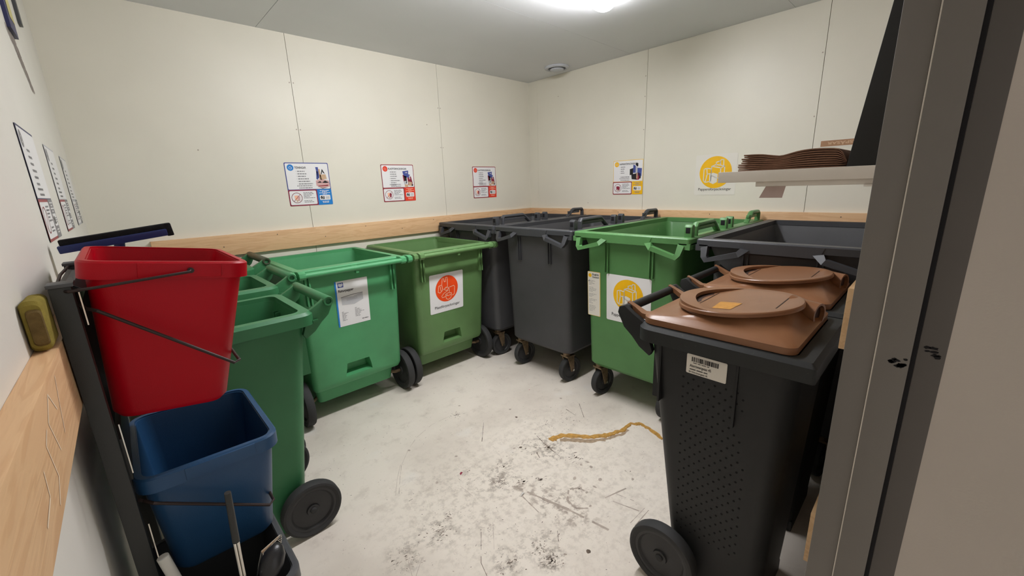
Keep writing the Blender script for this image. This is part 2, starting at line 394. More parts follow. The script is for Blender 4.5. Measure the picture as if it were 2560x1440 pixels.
for (cx, cz, n_, sp) in ((-.071, 1.188, 13, .009), (-.106, 1.212, 8, .010)):
    for k in range(n_):
        x = cx + random.uniform(-sp, sp); z = cz + random.uniform(-.008, .008); r_ = random.uniform(.0025, .006)
        pts = [(-x + r_ * random.uniform(.6, 1.3) * cos(a), z + r_ * random.uniform(.3, .8) * sin(a)) for a in [2 * pi * i / 9 for i in range(9)]]
        q.flat(pts, .0085 if cx > -.09 else .0016)
o = q.build('paint_chip', M['flat_black'], DR, flatprint=True); o.rotation_euler = (0, 0, -pi / 2)

# scuffs and scratches on the floor: tiny flakes of dirt, and thin strokes
q = MB(); rnd = random.Random(3)
def flake(cx, cy, L_, W_, a, mi=0):
    q.mi = mi; n_ = 7; pts = []
    for i in range(n_):
        t = 2 * pi * i / n_; x = L_ * cos(t) * rnd.uniform(.6, 1.2); y = W_ * sin(t) * rnd.uniform(.6, 1.2)
        pts.append((cx + x * cos(a) - y * sin(a), cy + x * sin(a) + y * cos(a), .0004))
    q.add(pts, [tuple(range(n_))])
for cx, cy, r_, n_, L_ in ((-1.92, -1.92, .10, 120, .007), (-2.21, -1.85, .06, 40, .006), (-2.31, -1.92, .075, 75, .006), (-2.71, -1.96, .08, 50, .006), (-2.88, -1.97, .08, 45, .006),
        (-2.63, -1.92, .05, 22, .006), (-2.45, -2.34, .10, 60, .006), (-2.60, -2.30, .07, 50, .006), (-2.47, -2.42, .045, 70, .006), (-2.07, -1.23, .05, 24, .008), (-2.22, -2.01, .05, 22, .009),
        (-2.15, -2.07, .05, 22, .008), (-1.88, -2.09, .05, 18, .009), (-2.0, -1.8, .10, 24, .006), (-1.6, -1.8, .15, 40, .006), (-2.55, -2.12, .12, 30, .005), (-2.4, -1.75, .2, 30, .005), (-1.75, -1.75, .2, 60, .005)):
    for k in range(n_):
        a = rnd.uniform(0, 2 * pi); rr = r_ * rnd.gauss(0, .6)
        flake(cx + rr * cos(a), cy + rr * sin(a), L_ * rnd.uniform(.3, 1.4), L_ * rnd.uniform(.12, .4), rnd.uniform(-1.2, .6), 0 if rnd.random() < .45 else 1)
for k in range(700):
    flake(rnd.uniform(-3.1, -1.2), rnd.uniform(-2.9, -.8), rnd.uniform(.001, .005), rnd.uniform(.0008, .002), rnd.uniform(0, pi), 0 if rnd.random() < .3 else 1)
for x, y in ((-1.99, -1.15), (-2.5, -1.34), (-2.06, -1.78), (-2.03, -1.8), (-1.82, -1.55), (-1.78, -1.45), (-1.43, -1.61), (-2.34, -1.59), (-1.91, -2.15), (-1.89, -2.2), (-1.87, -2.16), (-2.02, -2.19), (-2.0, -2.3), (-1.94, -2.29), (-2.12, -2.36), (-2.33, -2.5), (-2.41, -2.44), (-1.82, -2.41), (-2.54, -1.69)):
    flake(x, y, rnd.uniform(.008, .014), rnd.uniform(.006, .010), rnd.uniform(0, pi), 1 if rnd.random() < .8 else 0)
def stroke(pts, wd, mi=0):
    P = [Vector(p) for p in pts]; dense = []
    for a, c in zip(P, P[1:]):
        for i in range(5): dense.append(a.lerp(c, i / 5))
    dense.append(P[-1]); q.mi = mi
    for i, (a, c) in enumerate(zip(dense, dense[1:])):
        if rnd.random() < .12: continue
        t = (c - a).normalized(); nn = Vector((-t.y, t.x)) * wd * rnd.uniform(.4, 1.)
        q.add([(p.x, p.y, .0005) for p in (a - nn, c - nn, c + nn, a + nn)], [(0, 1, 2, 3)])
for pts, wd, mi in (([(-2.12, -1.21), (-2.26, -1.21), (-2.4, -1.26), (-2.5, -1.33), (-2.6, -1.43), (-2.66, -1.52), (-2.72, -1.62)], .0012, 1), ([(-2.74, -1.62), (-2.67, -1.51), (-2.6, -1.42)], .001, 1),
        ([(-2.01, -1.44), (-2.15, -1.59)], .002, 0), ([(-1.88, -1.79), (-1.92, -1.91), (-1.94, -2.05)], .0016, 0), ([(-1.89, -1.82), (-1.93, -1.98)], .002, 0), ([(-2.0, -1.9), (-2.03, -1.96)], .0025, 0),
        ([(-1.52, -1.73), (-1.55, -1.89)], .0025, 0), ([(-1.4, -1.75), (-1.52, -1.88)], .002, 0), ([(-2.38, -1.74), (-2.36, -1.74)], .003, 0), ([(-2.47, -1.8), (-2.47, -1.9)], .001, 1), ([(-2.71, -1.7), (-2.69, -1.7)], .002, 0),
        ([(-2.58, -2.1), (-2.68, -2.22), (-2.7, -2.28)], .0012, 0), ([(-2.51, -2.1), (-2.6, -2.21)], .001, 1), ([(-2.88, -1.98), (-2.91, -2.07)], .001, 1), ([(-2.82, -2.01), (-2.9, -2.08)], .001, 1), ([(-2.34, -2.34), (-2.38, -2.38)], .0016, 0),
        ([(-1.87, -2.43), (-2.03, -2.38)], .006, 1), ([(-2.03, -2.39), (-1.99, -2.54)], .003, 1), ([(-1.97, -2.4), (-1.95, -2.49)], .002, 1), ([(-1.955, -2.55), (-2.08, -2.548)], .002, 1), ([(-1.955, -2.57), (-2.08, -2.57)], .002, 1),
        ([(-2.28, -2.0), (-2.25, -2.13), (-2.21, -2.3), (-2.18, -2.5)], .008, 1), ([(-2.3, -2.08), (-2.32, -2.21)], .004, 1), ([(-2.1, -2.22), (-2.06, -2.25), (-2.06, -2.3)], .009, 1), ([(-2.11, -2.22), (-2.17, -2.26), (-2.18, -2.32), (-2.14, -2.36)], .007, 1)):
    stroke(pts, wd, mi)
tag(q.build('scuff_mark', [M['scuff'], M['scuff_l']], floor, flatprint=True), kind='stuff')
MB().flat([(0, 0), (.022, .008), (.018, .02), (.004, .012)]).build('red_flake', M['p_mag'], floor, loc=(-2.42, -1.735, .0006), rot=(-pi / 2, 0, 0), flatprint=True)
MB().flat([(0, 0), (.02, .004), (.012, .012)]).build('pink_flake', M['p_pink'], floor, loc=(-1.5, -1.36, .0006), rot=(-pi / 2, 0, 0), flatprint=True)
# paper scrap and dried glue run
q = MB(); q.add([(0, 0, .001), (.03, .004, .008), (.024, .012, .003), (0, 0, .002), (.03, .004, .009), (.024, .012, .004)], [(0, 1, 2), (5, 4, 3), (0, 3, 4, 1), (1, 4, 5, 2), (2, 5, 3, 0)])
tag(q.build('paper_scrap', M['paper'], loc=(-2.31, -2.08, 0)), 'tiny white folded paper scrap on the scuffed concrete floor', 'scrap')
q = MB(); P = [(-1.86, -1.885), (-1.83, -1.885), (-1.78, -1.9), (-1.72, -1.97), (-1.67, -2.04), (-1.6, -2.09), (-1.56, -2.11), (-1.48, -2.14), (-1.38, -2.14), (-1.34, -2.19), (-1.36, -2.28), (-1.42, -2.4)]
def run(q, P, w0, h, seed):
    rn = random.Random(seed); D = []
    for a, c in zip(P, P[1:]):
        a, c = Vector(a), Vector(c)
        for i in range(6): D.append(a.lerp(c, i / 6))
    rings = []
    for i, p in enumerate(D[:-1]):
        t = (D[i + 1] - p).normalized(); nn = Vector((-t.y, t.x)); wv = w0 * (1.5 - .8 * i / len(D)) * rn.uniform(.6, 1.3)
        off = nn * rn.uniform(-.004, .004)
        rings.append([tuple(p + off + nn * (wv * k)) + (z,) for k, z in ((-1, .0006), (-.75, h * .8), (-.2, h * rn.uniform(.5, 1)), (.3, h * .55), (.75, h * .9), (1, .0006))])
    q.loft(rings, closed=False); return q
run(q, P, .016, .006, 1)
tg = tag(q.build('glue_run', M['glue']), 'long wavy run of dried amber glue on the concrete floor', 'glue stain')
run(MB(), [(x - .035, y - .02) for x, y in P[2:9]], .012, .0012, 4).build('residue', M['glue_d'], tg)

# ------------------------------------------------------------------ ceiling lamp and vent
lt = thing('ceiling_lamp', 'white batten ceiling lamp with lit opal cover', 'lamp', (-1.835, -1.735, H))
b = MB(); b.box(-.70, .70, -.070, .070, -.030, 0); b.build('housing', M['lamp_body'], lt, bevel=.003)  # housing made wider than the diffuser to shade the ceiling beside it
rings = []
for x, k in ((-.715, .72), (-.712, .86), (-.702, .96), (-.68, 1), (.68, 1), (.702, .96), (.712, .86), (.715, .72)):
    rings.append([(x, k * .057 * c_, -.030 - .022 + (.021 if up_ else 0) * k - k * .028 * s_) for c_, s_, up_ in [(1, 0, 1)] + [(cos(pi * q_ / 12), sin(pi * q_ / 12), 0) for q_ in range(13)] + [(-1, 0, 1)]])
MB().loft(rings).build('diffuser', M['lamp_on'], lt)
vt = thing('ceiling_vent', 'round white disc valve vent on the ceiling near the corner', 'vent', (-.217, -.586, H), 0)
X = Matrix.Scale(-1, 4, (0, 0, 1))
b = MB(); b.lathe([(.115, 0), (.118, .006), (.11, .016), (.095, .02), (.084, .014), (.08, .003)], 40, X, cap1=False); b.build('vent_rim', M['vent'], vt)
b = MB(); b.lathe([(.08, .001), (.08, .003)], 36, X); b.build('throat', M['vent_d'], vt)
b = MB(); b.lathe([(.05, .006), (.064, .016), (.064, .026), (.05, .034), (.02, .036)], 36, X); b.build('valve_disc', M['vent'], vt)

# ------------------------------------------------------------------ printed signs
def dashes(q, x, z, ln, h, d, mi, seed, step=None):
    rn = random.Random(seed); p = x
    while p < x + ln - .002:
        wd = min(rn.uniform(.008, .022), x + ln - p); q.rect(p, z, p + wd, z + h, d, mi=mi); p += wd + .0028
S_ = .308
def pic(q, kind):
    P = lambda u, v: (u * S_, v * S_)
    def poly(mi, *pts, d=.0012): q.flat([P(*p) for p in pts], d, mi)
    if kind == 'news':
        poly(2, (.69, .90), (.75, .90), (.76, .66), (.72, .62)); poly(4, (.75, .86), (.79, .85), (.80, .60), (.75, .62)); poly(2, (.68, .62), (.70, .80), (.73, .80), (.72, .60))
        poly(0, (.80, .74), (.84, .86), (.90, .74), (.86, .76), (.84, .80), (.82, .73)); poly(4, (.77, .72), (.91, .73), (.93, .62), (.78, .60)); poly(3, (.66, .58), (.78, .62), (.97, .58), (.99, .44), (.80, .40), (.66, .46))
        poly(0, (.68, .53), (.76, .57), (.80, .53), d=.0014); poly(0, (.80, .53), (.88, .58), (.97, .53), (.88, .52), d=.0014); poly(1, (.70, .46), (.94, .48), (.94, .45), (.70, .44), d=.0014); poly(0, (.68, .43), (.8, .39), (.95, .42), (.8, .405), d=.0014)
    elif kind == 'plast':
        poly(2, (.64, .82), (.83, .84), (.82, .74), (.88, .72), (.86, .64), (.68, .66)); poly(5, (.73, .79), (.79, .80), (.79, .77), (.73, .77), d=.0014)
        poly(1, (.64, .72), (.68, .72), (.70, .50), (.66, .52)); poly(0, (.68, .70), (.76, .68), (.76, .48), (.69, .50)); poly(1, (.78, .64), (.90, .68), (.94, .50), (.92, .42), (.80, .44)); poly(4, (.80, .54), (.92, .52), (.90, .42), (.82, .42), d=.0014)
        poly(5, (.84, .70), (.87, .71), (.87, .60), (.84, .60), d=.0014); poly(5, (.66, .55), (.74, .56), (.72, .46), (.67, .46), d=.0014); poly(4, (.68, .46), (.80, .46), (.78, .38), (.68, .40)); poly(0, (.90, .46), (.95, .46), (.95, .42), (.90, .41))
    else:
        poly(0, (.57, .73), (.68, .76), (.68, .58), (.57, .56)); poly(2, (.68, .86), (.76, .82), (.76, .62), (.68, .62)); poly(0, (.76, .90), (.84, .89), (.84, .80), (.80, .80), (.76, .84)); poly(5, (.76, .80), (.82, .80), (.82, .60), (.76, .60))
        poly(2, (.82, .76), (.96, .74), (.95, .52), (.82, .54)); poly(0, (.62, .58), (.78, .60), (.80, .42), (.64, .44)); poly(1, (.77, .62), (.88, .62), (.88, .42), (.78, .42)); poly(4, (.79, .60), (.83, .62), (.83, .44), (.79, .46), d=.0014); poly(0, (.88, .60), (.94, .60), (.93, .46), (.88, .44))
def fti(title, kind, c_border, c_block, c_low, label, loc, rz, tw, bullets, group, text_mi=0):
    t = MB().rect(0, 0, S_, S_, 0, .008).rect(0, 0, S_, S_, -.0015, .008)
    root = t.build('recycling_sign', M[c_border], flatprint=True, loc=loc, rot=(0, 0, rz)); tag(root, label, 'sign', group)
    u = lambda a: a * S_
    q = MB(); q.rect(u(.018), u(.385), u(.982), u(.98), .0006, .007); q.build('white_panel', M['paper'], root, flatprint=True)
    q = MB(); q.rect(u(.0), u(.0), u(.65), u(.375), .0005, .008); q.build('warning_border', M[c_low], root, flatprint=True)
    q = MB(); q.rect(u(.022), u(.025), u(.628), u(.35), .0009, .008); q.build('white_panel', M['paper'], root, flatprint=True)
    q = MB(); q.rect(u(.66), u(.0), u(1), u(.375), .0005, .006); q.build('colour_block', M[c_block], root, flatprint=True)
    q = MB(); q.disc(u(.125), u(.885), u(.073), .001); q.build('icon', M[c_block], root, flatprint=True)
    q = MB(); q.line([(u(.09), u(.89)), (u(.12), u(.91)), (u(.16), u(.88)), (u(.14), u(.85)), (u(.10), u(.86))], .002, .0014, closed=True); q.build('icon_line', M['p_salm'] if 'red' in c_block else M['paper'], root, flatprint=True)
    if title: text('title_lettering', title, u(.068), u(.215), u(.862), M['ink'], root, width=u(tw), bold=.0004)
    q = MB()
    z = .79
    for i, ln in enumerate(bullets):
        if ln: q.rect(u(.235), u(z + .008), u(.245), u(z + .018), .001); dashes(q, u(.265), u(z), u(ln), u(.022), .001, 0, i * 7 + len(title))
        z -= .058
    for i, (ln, x_) in enumerate(((.34, .22), (.30, .26))): dashes(q, u(x_), u(.455 - .048 * i), u(ln), u(.020), .001, 0, 31 + i)
    for i, ln in enumerate((.22, .24, .20, .14, .26, 0, .18, .22)):
        if ln: dashes(q, u(.33), u(.30 - .032 * i), u(ln), u(.015), .0012, 0, 51 + i)
    tag(q.build('text_line', M['ink_g'], root, flatprint=True), kind='stuff')
    q = MB()
    if kind != 'none': pic(q, kind); q.build('picture', [M['ink'], M['p_mag'] if kind != 'news' else M['p_dred'], M['p_dblue'], M['p_pink'], M['p_tan'], M['ink_lg']], root, flatprint=True)
    q = MB(); q.ring(u(.175), u(.19), u(.115), .0035, .0014); q.line([(u(.10), u(.11)), (u(.255), u(.27))], .003, .0018); q.build('ban_ring', M['p_dred'], root, flatprint=True)
    q = MB()
    if kind != 'none': q.flat([(u(a), u(c)) for a, c in ((.12, .24), (.20, .25), (.19, .15), (.13, .14))], .0012, 0); q.flat([(u(a), u(c)) for a, c in ((.19, .24), (.25, .22), (.23, .11), (.19, .13))], .0013, 1); q.flat([(u(a), u(c)) for a, c in ((.14, .14), (.21, .13), (.17, .09))], .0013, 2)
    if kind != 'none': q.build('banned_item', [M['p_salm'] if kind != 'paper' else M['p_mag'], M['p_pink'] if kind == 'news' else M['p_mag'], M['p_tan']], root, flatprint=True)
    q = MB(); q.rect(u(.70), u(.115), u(.955), u(.235), .001, .006); q.build('logo_plate', M['paper'], root, flatprint=True)
    text('logo_lettering', 'fti', u(.10), u(.72), u(.140), M['ink'], root, d=.0016, bold=.0012, width=u(.095))
    q = MB()
    q.ring(u(.765), u(.205), u(.022), .0009, .0016, n=14)
    for i in range(3): q.rect(u(.84), u(.145 + .022 * i), u(.93), u(.153 + .022 * i), .0016)
    tag(q.build('logo_text_line', M['ink_g'], root, flatprint=True), kind='stuff')
    q = MB()
    for i, ln in enumerate((.22, .12, .26, .10)): dashes(q, u(.83 - ln / 2), u(.335 - .028 * i), u(ln), u(.014), .001, 0, 71 + i)
    for i, ln in enumerate((.16, .14)): dashes(q, u(.83 - ln / 2), u(.072 - .026 * i), u(ln), u(.014), .001, 0, 81 + i)
    tag(q.build('block_text_line', M['p_salm'] if c_block == 'p_red' else (M['ink_g'] if c_block == 'p_yel' else M['paper']), root, flatprint=True), kind='stuff')
    return root
G = 'recycling instruction signs on the walls'
fti('TIDNINGAR', 'news', 'p_dblue', 'p_blue', 'p_mag', 'blue bordered TIDNINGAR recycling sign with newspaper picture on white wall', (-2.546, -.0016, 1.404), 0, .26, (.17, .20, .18, .24, .26, .32), G)
fti('PLASTFÖRPACKNINGAR', 'plast', 'p_dred', 'p_red', 'p_dred', 'red PLASTFÖRPACKNINGAR sign above the two green four-sided bins', (-1.809, -.0016, 1.397), 0, .56, (.18, .18, .19, .16, .28, .16, .15), G)
fti('PLASTFÖRPACKNINGAR', 'plast', 'p_dred', 'p_red', 'p_dred', 'red PLASTFÖRPACKNINGAR sign closest to the room corner above black bin', (-.834, -.0016, 1.385), 0, .56, (.18, .18, .19, .16, .28, .16, .15), G)
fti('PAPPERSFÖRPACKNINGAR', 'paper', 'p_yel_l', 'p_yel', 'p_dred', 'yellow bordered PAPPERSFÖRPACKNINGAR sign with carton picture on white wall', (-.0016, -1.088, 1.378), -pi / 2, .60, (.15, .13, .10, .12, 0, .30), G)
for k, (y, lb) in enumerate(((-1.645, 'navy edged sign nearest the doorway on the left wall'), (-1.085, 'middle grey printed sign of the three on the left wall'), (-.535, 'faint grey printed sign by the corner on the left wall'))):
    fti('', 'none', 'p_navy' if k == 0 else 'ink_lg', 'ink_g', 'p_dred' if k < 2 else 'ink_lg', lb, (-3.609 + .0108 * y + .0018, y, 1.385), pi / 2 + TL, .3, (.16, .2, .18, .24, .22, .2), 'recycling instruction signs on the left wall')

def bags_icon(q, cx, cz, r, d, mi):
    P = lambda pts: [(cx + a * r, cz + c * r) for a, c in pts]
    wl_ = r * .055
    q.line(P([(-.25, .38), (.32, .26), (.32, -.42), (-.25, -.2)]), wl_, d, mi, True); q.line(P([(.32, .26), (.55, .36), (.55, -.25), (.32, -.42)]), wl_, d, mi); q.line(P([(-.25, .38), (.0, .48), (.55, .36)]), wl_, d, mi)
    q.line(P([(.02, .42), (.02, .62), (.2, .68), (.28, .58), (.28, .40)]), wl_, d, mi); q.line(P([(.24, .62), (.30, .76), (.46, .76), (.48, .42)]), wl_, d, mi)
    q.line(P([(-.72, .22), (-.55, .28), (-.25, .22), (-.25, -.55), (-.60, -.62), (-.72, -.5)]), wl_, d, mi, True); q.line(P([(-.55, .28), (-.50, -.1), (-.60, -.62)]), wl_, d, mi); q.line(P([(-.50, -.1), (-.25, -.06)]), wl_, d, mi)
    q.flat(P([(-.36, -.12), (-.12, -.02), (.16, -.12), (.14, -.62), (-.10, -.74), (-.34, -.62)]), d, mi)
def plast_icon(q, cx, cz, r, d, mi):
    P = lambda pts: [(cx + a * r, cz + c * r) for a, c in pts]
    wl_ = r * .05
    q.line(P([(-.45, .35), (-.40, .80), (-.28, .82), (-.22, .55), (-.12, .55), (-.10, .86), (.04, .86), (.06, .1), (-.2, .02)]), wl_, d, mi)
    q.line(P([(-.72, .30), (-.45, .35), (-.38, -.06), (-.62, -.24), (-.78, -.16)]), wl_, d, mi, True); q.line(P([(-.6, .25), (-.52, -.1)]), wl_, d, mi)
    q.line(P([(-.30, -.02), (-.05, .12), (.18, .02), (-.02, -.16)]), wl_, d, mi, True)
    q.line(P([(.18, .02), (.22, -.30)]), wl_, d, mi); q.line(P([(.22, .06), (.62, .12), (.70, .02), (.66, -.55), (.48, -.62)]), wl_, d, mi)
    q.line(P([(.10, -.16), (-.30, -.34), (-.48, -.52), (-.42, -.64), (-.20, -.62), (.02, -.48)]), wl_, d, mi)
    q.line(P([(-.14, -.44), (.1, -.36), (.40, -.42), (.40, -.52), (.12, -.58), (-.12, -.52)]), wl_, d, mi, True); q.line(P([(-.12, -.52), (-.08, -.78), (.10, -.88), (.34, -.78), (.40, -.52)]), wl_, d, mi)
def round_sign(parent, kind, word, loc=None, rz=0, label=None, sheet_name='sticker', size=.312, rc=.105, cz_=.185, mat_='paper', tw=.235):
    q = MB().rect(-size / 2, 0, size / 2, size, 0, .01).rect(-size / 2, 0, size / 2, size, -.0012, .01)
    o = q.build(sheet_name, M[mat_], parent, loc, (0, 0, rz), flatprint=True)
    c = 'p_yel' if kind == 'paper' else 'p_orange'
    MB().disc(0, cz_, rc, .0006).build('colour_disc', M[c], o, flatprint=True)
    q = MB(); (bags_icon if kind == 'paper' else plast_icon)(q, 0, cz_, rc, .0012, 0); q.build('line_icon', M['paper_c'] if kind == 'paper' else M['p_salm'], o, flatprint=True)
    text('lettering', word, .03, -tw / 2, .036, M['ink'], o, width=tw)
    if label: tag(o, label, 'sign')
    return o
round_sign(None, 'paper', 'Pappersförpackningar', (-.0016, -2.018, 1.365), -pi / 2, 'white sign with yellow bag symbol and Pappersförpackningar behind shelf edge', 'symbol_sign', rc=.122, cz_=.175, tw=.25, mat_='paper_c')
q = MB().rect(0, 0, .42, .045).rect(0, 0, .42, .045, -.001)
o = q.build('label_strip', M['paper_c'], None, (-.0012, -2.676, 1.666), (0, 0, -pi / 2), flatprint=True); tag(o, 'narrow brown label strip with pale letters above the grey shelf', 'label')
MB().rect(.003, .005, .417, .042, .0005).build('brown_band', M['p_brown'], o, flatprint=True)
text('lettering', 'MATAVFALLSPÅSAR', .024, .385, .033, M['p_tan'], o, d=.001, flip=True, width=.345, bold=.0005)

# ------------------------------------------------------------------ bins
def wheel_parts(parent, x, y, z, R, wd, out, name='wheel', rz=0):
    """rubber wheel on an x axle; 'out' is the side (+1/-1) its face shows"""
    X = Matrix.Translation((0, 0, 0)) @ Matrix.Rotation(rz, 4, 'Z') @ XA
    h = wd / 2
    o = MB().lathe([(R * .80, -h * .8), (R * .90, -h), (R * .97, -h * .9), (R, -h * .6), (R, h * .6), (R * .97, h * .9), (R * .90, h), (R * .80, h * .8)], 44, X, False, False)
    o.lathe([(R * .8, -h * .8), (R * .8, h * .8)], 44, X, False, False)
    w_ = o.build(name, M['tyre'], parent, (x, y, z))
    g = MB().lathe([(.0, -h * .8), (R * .2, -h * .82), (R * .22, -h * .5), (R * .66, -h * .35), (R * .72, -h * .7), (R * .80, -h * .75), (R * .80, h * .75), (R * .72, h * .7), (R * .66, h * .35), (R * .22, h * .5), (R * .2, h * .82), (0, h * .82)], 40, X, False, False)
    g.build('hub', M['hub'], w_)
    c = MB(); s = out
    c.lathe([(R * .11, h * .3 * s), (R * .11, h * 1.0 * s), (R * .07, h * 1.15 * s)], 14, X); c.build('axle_cap', M['tyre'], w_)
    return w_
def shell(bot, top, in_top, in_bot, r=.05, n=5, mid=None):
    """hollow bin body as a loft; each of the args is (x0, x1, y0, y1, z)"""
    R = lambda a, rr: rr3(a[0], a[1], a[2], a[3], a[4], rr, n)
    rings = [R(bot, r * .8)]
    if mid: rings += [R(m_, r) for m_ in mid]
    rings += [R(top, r), R(in_top, r * .8), R(in_bot, r * .7)]
    return MB().loft(rings)
def rim_band(o, i, z0, z1, r=.05, lip=.008, n=6, rb=None):
    """closed ring: outer (x0,x1,y0,y1), inner, skirt bottom and top"""
    R = lambda a, z, rr, g=0: rr4(a[0] + g, a[1] - g, a[2] + g, a[3] - g, z, max(.004, rr - g), max(.004, (rb or rr) - g), n)
    return MB().loft([R(o, z0, r), R(o, z1 - lip, r), R(o, z1, r, lip), R(i, z1, r * .7), R(i, z1 - .012, r * .7), R(i, z0 + .004, r * .7)], closed=True)

# --- tall two-wheeled bins: handle side faces local -y, rear rim edge at y = 0
def bin140(label, m, loc, rz, group, zs=1.0, handle_m=None, lid=False, wheel_sides=(-1, 1), W=.245, D=.53, RZ=1.018, loose=None):
    t = thing('wheeled_bin', label, 'bin', loc, rz, group)
    pm = M[m]; hm = M[handle_m or m]
    z1 = RZ * zs
    body = shell((-.165, .165, .15, .44, .03), (-W + .028, W - .028, .03, D - .035, z1 - .02), (-W + .045, W - .045, .046, D - .05, z1 - .02), (-.155, .155, .15, .42, .06), .055)
    bo = body.build('body', pm, t)
    rim_band((-W, W, 0, D), (-W + .044, W - .044, .045, D - .05), z1 - .055, z1, .055, .012, rb=.010 if lid else None).build('rim', M['black_dusty'] if lid else pm, t)
    for s in (-1, 1):     # bracket plates that carry the grip
        pl = [(.030, z1 - .045), (.018, z1 - .005), (-.03, z1 + .022), (-.062, z1 + .045), (-.083, z1 + .038), (-.088, z1 + .016), (-.062, z1 - .035), (-.03, z1 - .062), (.0, z1 - .095), (.04, z1 - .12), (.05, z1 - .10)]
        X = Matrix.Translation((s * (W - .048), 0, 0)) @ Matrix(((0, 0, 1, 0), (1, 0, 0, 0), (0, 1, 0, 0), (0, 0, 0, 1)))
        MB().prism(pl, -.011, .011, X).build('bracket', pm, t, bevel=.003)
    q = MB()
    pr = [(.0185, -.002), (.021, 0), (.021, .43), (.0185, .432), (.0105, .43), (.0105, .41)]
    if lid: q.tube([(-W + .05, -.066, z1 + .027), (W - .05, -.066, z1 + .027)], .0165, 16)
    else:
        for a in (0,):
            L_ = 2 * W - .055
            X = Matrix.Translation((-L_ / 2, -.066, z1 + .024)) @ XA
            q.lathe([(.012, .012), (.0125, .0), (.019, -.001), (.0215, .003), (.0215, L_ - .003), (.019, L_ + .001), (.0125, L_), (.012, L_ - .012)], 22, X)
    q.build('handle', hm, t)
    if lid is False:
        for s in (-1, 1): MB().box(s * (W - .025) - .004, s * (W - .025) + .004, -.012, .01, z1 - .05, z1 - .042).build('lid_catch', pm, t)
    for x in (-.14, -.10, .10, .14): MB().box(x - .004, x + .004, .028, .07, z1 - .30, z1 - .06).build('rib', pm, t)
    for s in wheel_sides:
        wheel_parts(t, s * (W - .028), .135, .125, .125, .05, s)
    MB().tube([(-W + .03, .135, .125), (W - .03, .135, .125)], .011, 10).build('axle', M['steel_rust'], t)
    MB().box(-.15, .15, .40, .44, .0, .05).build('foot', pm, t, bevel=.004)
    return t
GB = 'green two-wheeled bins along the left wall'
X0 = -2.965
bin140('open forest green wheeled bin nearest the red bucket', 'g_140', (X0, -1.337, 0), pi / 2, GB)
bin140('open forest green wheeled bin in the middle of the left row', 'g_140', (X0 + .02, -.785, 0), pi / 2, GB, zs=1.022)
bin140('green wheeled bin with dark olive grip by the back wall', 'g_140', (X0 + .03, -.278, 0), pi / 2, GB, zs=1.055, handle_m='g_olive')

